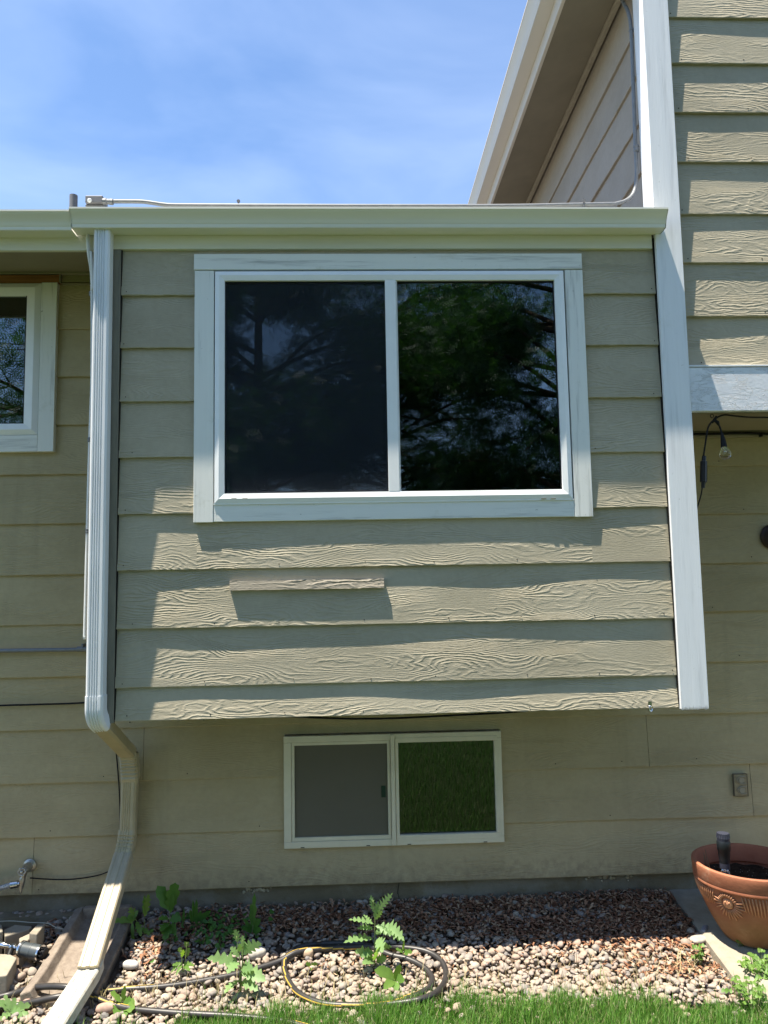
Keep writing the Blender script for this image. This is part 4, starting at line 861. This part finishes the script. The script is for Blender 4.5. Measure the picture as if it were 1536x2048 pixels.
def leaf(mb,o,d,L,w,droop=.5,lobes=0,jag=.5,base=.25,seed=0,roll=0,fold=.25):
    """toothed leaf blade along direction d from point o"""
    r=random.Random(seed); d=np.array(d,float); d/=np.linalg.norm(d); side=np.cross(d,[r.uniform(-.3,.3),-.75,.65]); 
    w=w*1.6; jag=min(.85,jag*1.35) if lobes else jag
    if np.linalg.norm(side)<.2: side=np.array([1.,0,0])
    side/=np.linalg.norm(side); nrm=np.cross(side,d); side=side*cos(roll)+nrm*sin(roll)
    n=max(10,lobes*4 if lobes else 10); pts=[]; p=np.array(o,float); dd=d.copy()
    for i in range(n+1): pts.append(p.copy()); dd=dd+np.array([0,0,-droop/n*1.3]); dd/=np.linalg.norm(dd); p=p+dd*L/n
    v=[]
    for i in range(n+1):
        t=i/n; env=w*(base+(1-base)*math.sin(pi*min(1,t**.8))**.8) if t<.97 else w*.05
        if t<.15: env*=max(.18,t/.15)
        if t>.8: env*=max(.08,(1-t)/.2)**.7
        if lobes:
            ph=(t*lobes)%1; k=(1-jag)+jag*(1-abs(2*ph-1.0))**.8*1.0; env*=k
        e1=env*(1+r.uniform(-.15,.15)); e2=env*(1+r.uniform(-.15,.15)); upv=np.array([0,0,1.])
        sh=dd*0
        tt=(pts[min(i+1,n)]-pts[max(i-1,0)]); tt/=np.linalg.norm(tt)+1e-9
        v+=[pts[i]-side*e1+upv*e1*fold+tt*e1*.25,pts[i],pts[i]+side*e2+upv*e2*fold+tt*e2*.25]
    mb.add(v,[(i*3+j,i*3+3+j,i*3+4+j,i*3+1+j) for i in range(n) for j in range(2)])
def weed(label,bpx,stems,leaves,mat,group='weeds in the gravel bed',h0=0,cat='weed'):
    """stems: list of point lists (px,py) ; leaves: (px0,py0,px1,py1,dy,width,droop,lobes,jag)"""
    b=GS(*bpx); w=thing('weed',label,cat,(b[0],b[1],b[2]),group)
    if stems:
        c=MB()
        for s in stems:
            pts=[P(px,py,b[1]+dy) for px,py,dy in s]; pts[0][2]=min(pts[0][2],b[2]+.0); k=smoothpath(pts,4); c.tube(k,[.0034*(1-.65*i/len(k)) for i in range(len(k))],7)
        c.build('stem',mSTM,w,smooth=True)
    c=MB()
    for i,(x0,y0,x1,y1,dy,wd,dr,lo,jg) in enumerate(leaves):
        a=P(x0,y0,b[1]); e=P(x1,y1,b[1]+dy); L=np.linalg.norm(e-a); dd=(e-a)/L; dd=dd+np.array([0,0,dr*.55])
        leaf(c,a,dd,L*1.06,wd,dr,lo,jg,seed=i*7+int(x0),roll=random.uniform(-.4,.4)-.25)
    c.build('leaves',mat,w,smooth=True); return w
weed('tall thistle like weed with deeply toothed leaves standing inside the hose loop',(750,1936),[[(750,1934,0),(749,1880,0),(750,1840,0),(746,1800,0)]],[
 (748,1848,700,1838,-.03,.013,.25,6,.62),(750,1852,806,1880,-.06,.018,.45,7,.55),(747,1878,690,1882,-.06,.016,.35,6,.5),(748,1830,784,1788,.0,.014,-.05,8,.62),(747,1825,742,1792,.0,.010,.0,6,.6),(748,1835,757,1804,-.02,.010,.0,5,.6),
 (770,1850,808,1878,-.08,.020,.5,6,.5),(752,1880,766,1902,-.07,.022,.4,5,.4),(748,1920,712,1900,-.05,.018,.4,4,.4),(750,1922,757,1896,-.06,.020,.1,4,.35),(750,1925,726,1925,-.08,.016,.4,4,.35),(752,1925,772,1915,-.05,.014,.3,4,.35),(747,1858,716,1856,-.02,.012,.3,6,.6),(751,1862,786,1868,-.05,.012,.4,6,.6),(750,1900,782,1892,-.04,.014,.3,5,.5),(748,1905,722,1912,-.05,.014,.4,5,.5),(745,1850,728,1830,.03,.012,.1,5,.6),(750,1870,772,1856,.04,.014,.2,5,.6),
 (748,1805,741,1795,.0,.005,0,3,.6),(750,1840,764,1822,-.03,.010,.1,4,.6)],mLF2)
weed('small broad leaved weed in front of the tall weed inside the hose loop',(792,1968),[[(792,1968,0),(788,1958,0)]],[(790,1960,752,1938,-.02,.016,.35,0,0),(790,1962,800,1930,.0,.010,.05,0,0),(790,1962,768,1976,-.06,.012,.3,0,0),(791,1962,808,1958,-.03,.012,.3,0,0),(790,1963,791,1985,-.06,.012,.3,0,0)],mLF1)
weed('little pale green sprout at the right inside edge of the hose loop',(808,1912),[[(806,1912,0),(805,1895,0)]],[(806,1905,808,1882,0,.007,.1,3,.4),(806,1906,792,1897,0,.007,.2,2,.3),(806,1907,824,1903,-.02,.009,.3,2,.3),(806,1908,815,1912,-.03,.007,.3,2,.3)],mLF1)
weed('tiny yellow green sprout beside the left inside edge of the hose loop',(622,1935),[],[(622,1934,612,1926,-.02,.008,.3,2,.3),(622,1934,634,1926,-.02,.008,.3,2,.3),(622,1934,620,1940,-.03,.008,.4,2,.3)],mLF1)
weed('grey green thistle like weed growing over the left hose strand',(480,1990),[[(480,1990,0),(480,1940,0),(479,1910,0),(473,1872,0)],[(480,1940,0),(486,1905,0),(485,1880,0)]],[
 (478,1930,418,1914,-.04,.020,.35,5,.45),(482,1910,520,1886,-.01,.022,.3,5,.5),(476,1885,470,1860,.0,.012,.0,4,.5),(484,1895,486,1872,.0,.010,.0,4,.5),(481,1945,530,1958,-.05,.024,.4,5,.4),(480,1960,450,1984,-.07,.018,.4,4,.4),(481,1965,515,1978,-.06,.018,.4,4,.4),(478,1925,455,1945,-.06,.018,.4,4,.4),(483,1905,500,1890,.02,.016,.2,4,.5),(478,1915,462,1895,.0,.012,.2,4,.5),(481,1940,505,1935,-.03,.02,.3,4,.4),(478,1905,480,1888,-.02,.010,0,4,.5)],mLF2)
weed('bright yellow green weed cluster just in front of the shade left of the thistle',(365,1948),[[(365,1948,0),(364,1920,0),(362,1900,0)],[(366,1945,0),(372,1910,0),(374,1885,0)]],[
 (363,1925,342,1945,-.03,.006,.5,4,.4),(366,1928,388,1930,-.04,.006,.3,4,.4),(372,1895,374,1884,0,.009,.0,2,.3),(362,1905,358,1896,0,.008,0,3,.4),(364,1930,352,1950,-.05,.006,.5,4,.4),(366,1932,380,1940,-.05,.008,.4,4,.4),(372,1915,378,1896,.0,.009,.0,3,.4),(364,1915,366,1900,-.02,.008,0,3,.4),(364,1928,345,1930,-.02,.007,.2,3,.4)],mLF1)
weed('tall narrow toothed leaf weed beside the splash block',(288,1868),[[(288,1868,0),(289,1838,0)],[(286,1868,0),(276,1846,0),(264,1830,0)]],[
 (289,1835,297,1790,.0,.014,.0,5,.45),(288,1830,289,1792,.0,.008,.0,4,.4),(270,1840,260,1816,.0,.014,.1,4,.55),(268,1842,228,1842,-.02,.012,.2,3,.3),(272,1844,282,1872,-.06,.011,.5,4,.4),(266,1836,276,1822,0,.010,.1,4,.5),(266,1840,256,1832,-.01,.012,.2,3,.5),(264,1842,266,1892,-.05,.007,.6,2,.2),(270,1838,262,1846,-.04,.012,.3,3,.5),(280,1858,300,1868,-.05,.010,.4,3,.4)],mLF1)
weed('shaded weed with two broad upright leaves against the foundation',(338,1880),[[(338,1880,0),(339,1850,0),(340,1822,0)]],[
 (339,1822,316,1774,.0,.022,.0,2,.25),(340,1822,350,1768,.0,.024,.0,3,.3),(340,1828,346,1790,-.02,.012,0,2,.2),(338,1845,322,1862,-.05,.018,.4,3,.35),(339,1840,362,1838,-.03,.016,.2,3,.3),(338,1850,330,1880,-.06,.018,.5,3,.3),(340,1850,352,1868,-.05,.016,.4,3,.3),(338,1838,318,1838,-.02,.014,.2,3,.3)],mLF3)
weed('shaded upright strap leaf weed near the foundation below the basement window left side',(505,1868),[[(505,1868,0),(506,1850,0)]],[(505,1860,509,1790,.0,.010,.0,3,.25),(506,1862,502,1808,.0,.009,.0,3,.25),(505,1862,487,1838,0,.008,.0,0,0),(506,1862,520,1838,.0,.008,.0,0,0),(505,1866,485,1856,-.04,.012,.3,3,.3),(505,1866,522,1858,-.04,.012,.3,3,.3)],mLF3)
weed('dark grass like tuft in the shade right of the broad leaved weed',(390,1850),[],[(388,1850,386,1802,.0,.006,.0,0,0),(391,1850,393,1800,0,.006,0,0,0),(386,1850,380,1820,.0,.006,.1,0,0),(393,1850,402,1822,.0,.006,.1,0,0),(390,1852,420,1822,.0,.010,.2,0,0),(366,1850,368,1818,.0,.004,.0,0,0)],mLF3)
weed('jagged leaf weed at the lawn edge right of the downspout end',(244,2018),[[(244,2018,0),(243,1995,0)]],[(243,2005,222,1984,0,.012,.1,2,.3),(244,2005,250,1972,.0,.006,.0,0,0),(244,2012,268,2014,-.05,.022,.3,2,.3),(243,2014,228,2026,-.05,.016,.3,3,.4),(244,2010,262,2002,-.02,.016,.2,2,.3),(242,2010,228,2008,-.01,.012,.2,3,.4),(245,2012,252,2032,-.06,.016,.3,3,.4)],mLF1)
weed('broad grey green weed clump at the bottom left corner by the lawn',(22,2028),[],[(20,2022,60,2010,.0,.013,.2,3,.35),(20,2024,-10,1996,0,.010,.2,3,.35),(22,2024,44,2034,-.05,.014,.3,3,.35),(20,2022,10,1990,.02,.009,.1,3,.4),(22,2026,0,2040,-.05,.011,.3,3,.35),(22,2022,30,1996,.02,.010,.1,3,.35),(20,2024,58,2030,-.02,.012,.3,3,.35)],mLF2)
# clover at right
def clover(label,cx,cy,spread,n,seed):
    r=random.Random(seed); b=GS(cx,cy); w=thing('clover',label,'weed',b,'weeds in the gravel bed'); c=MB(); s=MB()
    for k in range(n):
        a=r.uniform(0,6.28); rr=spread*math.sqrt(r.random()); x=b[0]+rr*cos(a); y=b[1]+rr*sin(a)*.8; h=r.uniform(.03,.10); top_=np.array([x+r.uniform(-.01,.01),y,b[2]+h]); s.tube([(x*.7+b[0]*.3,y*.7+b[1]*.3,b[2]-.01),top_],.0012,5)
        for q in range(3):
            aa=a+q*2.09; leaf(c,top_,(cos(aa),sin(aa),.25),r.uniform(.010,.018),r.uniform(.004,.0065),.5,0,0,seed=k*3+q)
    s.build('stem',mSTM,w); c.build('leaves',mLF1,w,smooth=True)
clover('leafy bright green clover like clump beside the slab at the right edge',1522,1958,.085,60,5)
clover('low green sprig at the foot of the slab in front of the pot',1496,2010,.09,40,6)
clover('single small green sprout on the edge of the slab below the pot',1482,1912,.014,6,7)
clover('small yellow green sprout among pebbles left of the slab',1400,1934,.03,12,8)
clover('green tuft at the right edge of the photo in front of the pot base',1534,1896,.04,20,9)
# moss / ground cover in shade
gc=MB()
for k in range(170):
    x=random.gauss(-.72,.13); y=random.gauss(.28,.07); 
    if y>.47: continue
    z=gz(y)+random.uniform(.005,.035); a=random.uniform(0,6.28)
    leaf(gc,(x,y,z),(cos(a),sin(a),random.uniform(.1,.9)),random.uniform(.012,.03),random.uniform(.004,.009),.4,0,0,seed=k)
tag(gc.build('ground_cover',mLF3,None,smooth=True),'low dark green ground cover growing between shaded pebbles','ground cover',kind='stuff')
# ------------------------------------------------------------ grass
def grass(name,n,x0,x1,y0,y1,hmin,hmax,edge=None,seed=1,dens=None):
    r=np.random.default_rng(seed); X=r.uniform(x0,x1,n); Y=r.uniform(y0,y1,n)
    if edge is not None:
        e=-.345+.035*np.sin(X*2.1+1)+.025*np.sin(X*6.3)+.015*np.sin(X*17)+np.where(X<-.75,-.10,0)+np.where(X>1.25,-.06,0)
        k=(Y<e-r.exponential(.02,n)*0)|(r.random(n)<np.exp((e-Y)*22)*.16); X=X[k];Y=Y[k]; n=len(X)
    H=r.uniform(hmin,hmax,n)*(1+.28*np.sin(X*9+2*np.sin(X*3))*np.sin(Y*11)+.15*np.sin(X*31))*np.where(r.random(n)<.05,1.45,1); A=r.uniform(0,2*pi,n); B=r.uniform(.05,.65,n); Wd=r.uniform(.0012,.0024,n)
    V=np.zeros((n,7,3)); Z=-.02+np.maximum(0,.183*(Y+.1))
    for s,t in enumerate((0,.4,.75,1)):
        cx=X+np.cos(A)*H*B*t*t; cy=Y+np.sin(A)*H*B*t*t; cz=Z+H*(t-.25*B*t*t); w=Wd*(1-t*.75)
        if s<3: V[:,2*s]=np.stack([cx-np.sin(A)*w,cy+np.cos(A)*w,cz],1); V[:,2*s+1]=np.stack([cx+np.sin(A)*w,cy-np.cos(A)*w,cz],1)
        else: V[:,6]=np.stack([cx,cy,cz],1)
    b=(np.arange(n)*7)[:,None]
    T=np.concatenate([b+np.array([0,1,3]),b+np.array([0,3,2]),b+np.array([2,3,5]),b+np.array([2,5,4]),b+np.array([4,5,6])],0).astype(np.int32)
    V=V.reshape(-1,3); me=bpy.data.meshes.new(name); me.vertices.add(len(V)); me.vertices.foreach_set('co',V.ravel()); me.loops.add(T.size); me.loops.foreach_set('vertex_index',T.ravel()); me.polygons.add(len(T)); me.polygons.foreach_set('loop_start',np.arange(0,T.size,3,dtype=np.int32)); me.polygons.foreach_set('use_smooth',[True]*len(T)); me.update(calc_edges=True)
    o=bpy.data.objects.new(name,me); COL.objects.link(o); return o
m=M_('grass_blade',.5,.3); geo=m.n('NewGeometry'); bc=m.ramp(geo.outputs['Random Per Island'],[(0,(.05,.15,.018)),(.40,(.09,.225,.028)),(.80,(.15,.30,.05)),(.91,(.24,.29,.10)),(1,(.42,.37,.22))]); m.col(bc)
tr=m.n('BsdfTranslucent'); m.l(bc,tr.inputs[0]); q=m.n('MixShader'); q.inputs[0].default_value=.4; m.l(m.b.outputs[0],q.inputs[1]); m.l(tr.outputs[0],q.inputs[2]); m.l(q.outputs[0],m.out.inputs[0]); mGR=m.m
g1=grass('grass',130000,-2.1,2.2,-.95,-.1,.035,.085,edge=1); g1.data.materials.append(mGR); tag(g1,'bright green mown lawn grass along the front of the gravel bed','grass',kind='stuff')
g2=grass('lawn_grass',50000,-3.5,3.5,-5.2,-1.1,.04,.08,seed=3); g2.data.materials.append(mGR); tag(g2,'open green lawn in front of the house','grass',kind='stuff')
g3=grass('dry_grass',1500,-2.3,2.0,-.30,-.02,.03,.09,seed=9); mm=simple('dry_grass_blade',(.40,.33,.18),.7,.2,var=.2,scale=60); g3.data.materials.append(mm); tag(g3,'thin dry straw coloured grass wisps among the front pebbles','dry grass',kind='stuff')
# ------------------------------------------------------------ trees across the lawn (they show as reflections in the panes)
mBARK=simple('bark',(.09,.065,.045),.9,.1,var=.3,scale=12,bump=.6,bs=30,bd=.02); mTL=leaf_material('tree_leaf',(.014,.048,.026),(.040,.100,.040))
def tree(x,y,h,rad,zc,nl,seed,label,lean=0):
    r=random.Random(seed); rn=np.random.default_rng(seed); t=thing('tree',label,'tree',(x,y,0),'trees across the lawn reflected in the windows')
    c=MB(); c.tube(smoothpath([(x,y,-.1),(x+.1,y,h*.25),(x+lean*.5,y+.1,h*.55),(x+lean,y,h*.95)],6),list(np.linspace(.26,.04,19)),12)
    tips=[]
    for k in range(44):
        z=h*(.18+.75*r.random()); a=r.uniform(0,6.28); L=rad*(1.05-abs(z-zc)/(h*.75))*r.uniform(.6,1.05); L=max(L,.5)
        b=np.array([x+lean*(z/h),y,z]); e=b+np.array([cos(a)*L,sin(a)*L,L*r.uniform(-.15,.35)]); m_=(b+e)/2+np.array([0,0,.12*L]); pth=smoothpath([b,m_,e],5); c.tube(pth,list(np.linspace(.06,.012,len(pth))),7); tips+=[(pth[i],L) for i in range(3,len(pth))]
        for s in range(3):
            p0=pth[r.randint(4,len(pth)-2)]; a2=a+r.uniform(-1.2,1.2); L2=L*.45; e2=p0+np.array([cos(a2)*L2,sin(a2)*L2,L2*r.uniform(-.3,.4)]); c.tube([p0,e2],[.018,.006],5); tips+=[(p0+(e2-p0)*q,L2) for q in (.4,.7,1)]
    c.build('trunk',mBARK,t,smooth=True)
    # feathery compound leaves: rows of leaflets on short sprays
    per=9; ns=nl//per; C_=np.array([tips[i][0] for i in rn.integers(0,len(tips),ns)])+rn.normal(0,.22,(ns,3))
    D_=rn.normal(size=(ns,3)); D_[:,2]=D_[:,2]*.5-.35; D_/=np.linalg.norm(D_,axis=1)[:,None]
    S_=np.cross(D_,rn.normal(size=(ns,3))); S_/=np.linalg.norm(S_,axis=1)[:,None]
    V=[];n=0
    for j in range(per):
        sg=1 if j%2 else -1; o=C_+D_*(j*.026); tip=o+S_*sg*rn.uniform(.05,.09,(ns,1))+D_*.03; wv=D_*.016
        V.append(np.stack([o-wv*.4,o+wv*.6,tip+wv*.5,tip-wv*.3],1))
    V=np.concatenate(V,0); nq=len(V); V=V.reshape(-1,3)-np.array([x,y,0]); F=np.arange(nq*4,dtype=np.int32)
    me=bpy.data.meshes.new('crown'); me.vertices.add(len(V)); me.vertices.foreach_set('co',V.ravel()); me.loops.add(len(F)); me.loops.foreach_set('vertex_index',F); me.polygons.add(nq); me.polygons.foreach_set('loop_start',np.arange(0,len(F),4,dtype=np.int32)); me.update(calc_edges=True); me.materials.append(mTL)
    o=bpy.data.objects.new('crown',me); COL.objects.link(o); o.parent=t
tree(4.4,-12.0,10.5,4.6,5.2,300000,21,'tall feathery tree across the lawn reflected in the right pane of the slider')
tree(-2.0,-12.5,10.0,4.4,5.0,260000,22,'dense leafy tree across the lawn reflected behind the screened pane of the slider window')
tree(-6.6,-12.5,9.0,2.8,5.0,80000,23,'leafy tree across the lawn reflected in the window at the left edge')
tree(.9,-15.5,9.5,3.8,4.8,150000,25,'farthest leafy tree between the two nearer ones across the lawn')
tree(8.5,-15,9.0,3.0,5.0,60000,24,'leafy tree across the lawn to the right of the others')
# fence across the lawn
fe=MB()
for k in range(60):
    x=-15+k*.5; fe.box(x,x+.49,-19.02,-19,0,1.8)
tag(fe.build('wood_fence',simple('fence_wood',(.20,.14,.09),.85,.1,var=.25,scale=4,stretch=(6,6,1)),None,base=(0,-19,0)),'plain brown board fence closing the far side of the lawn','fence')
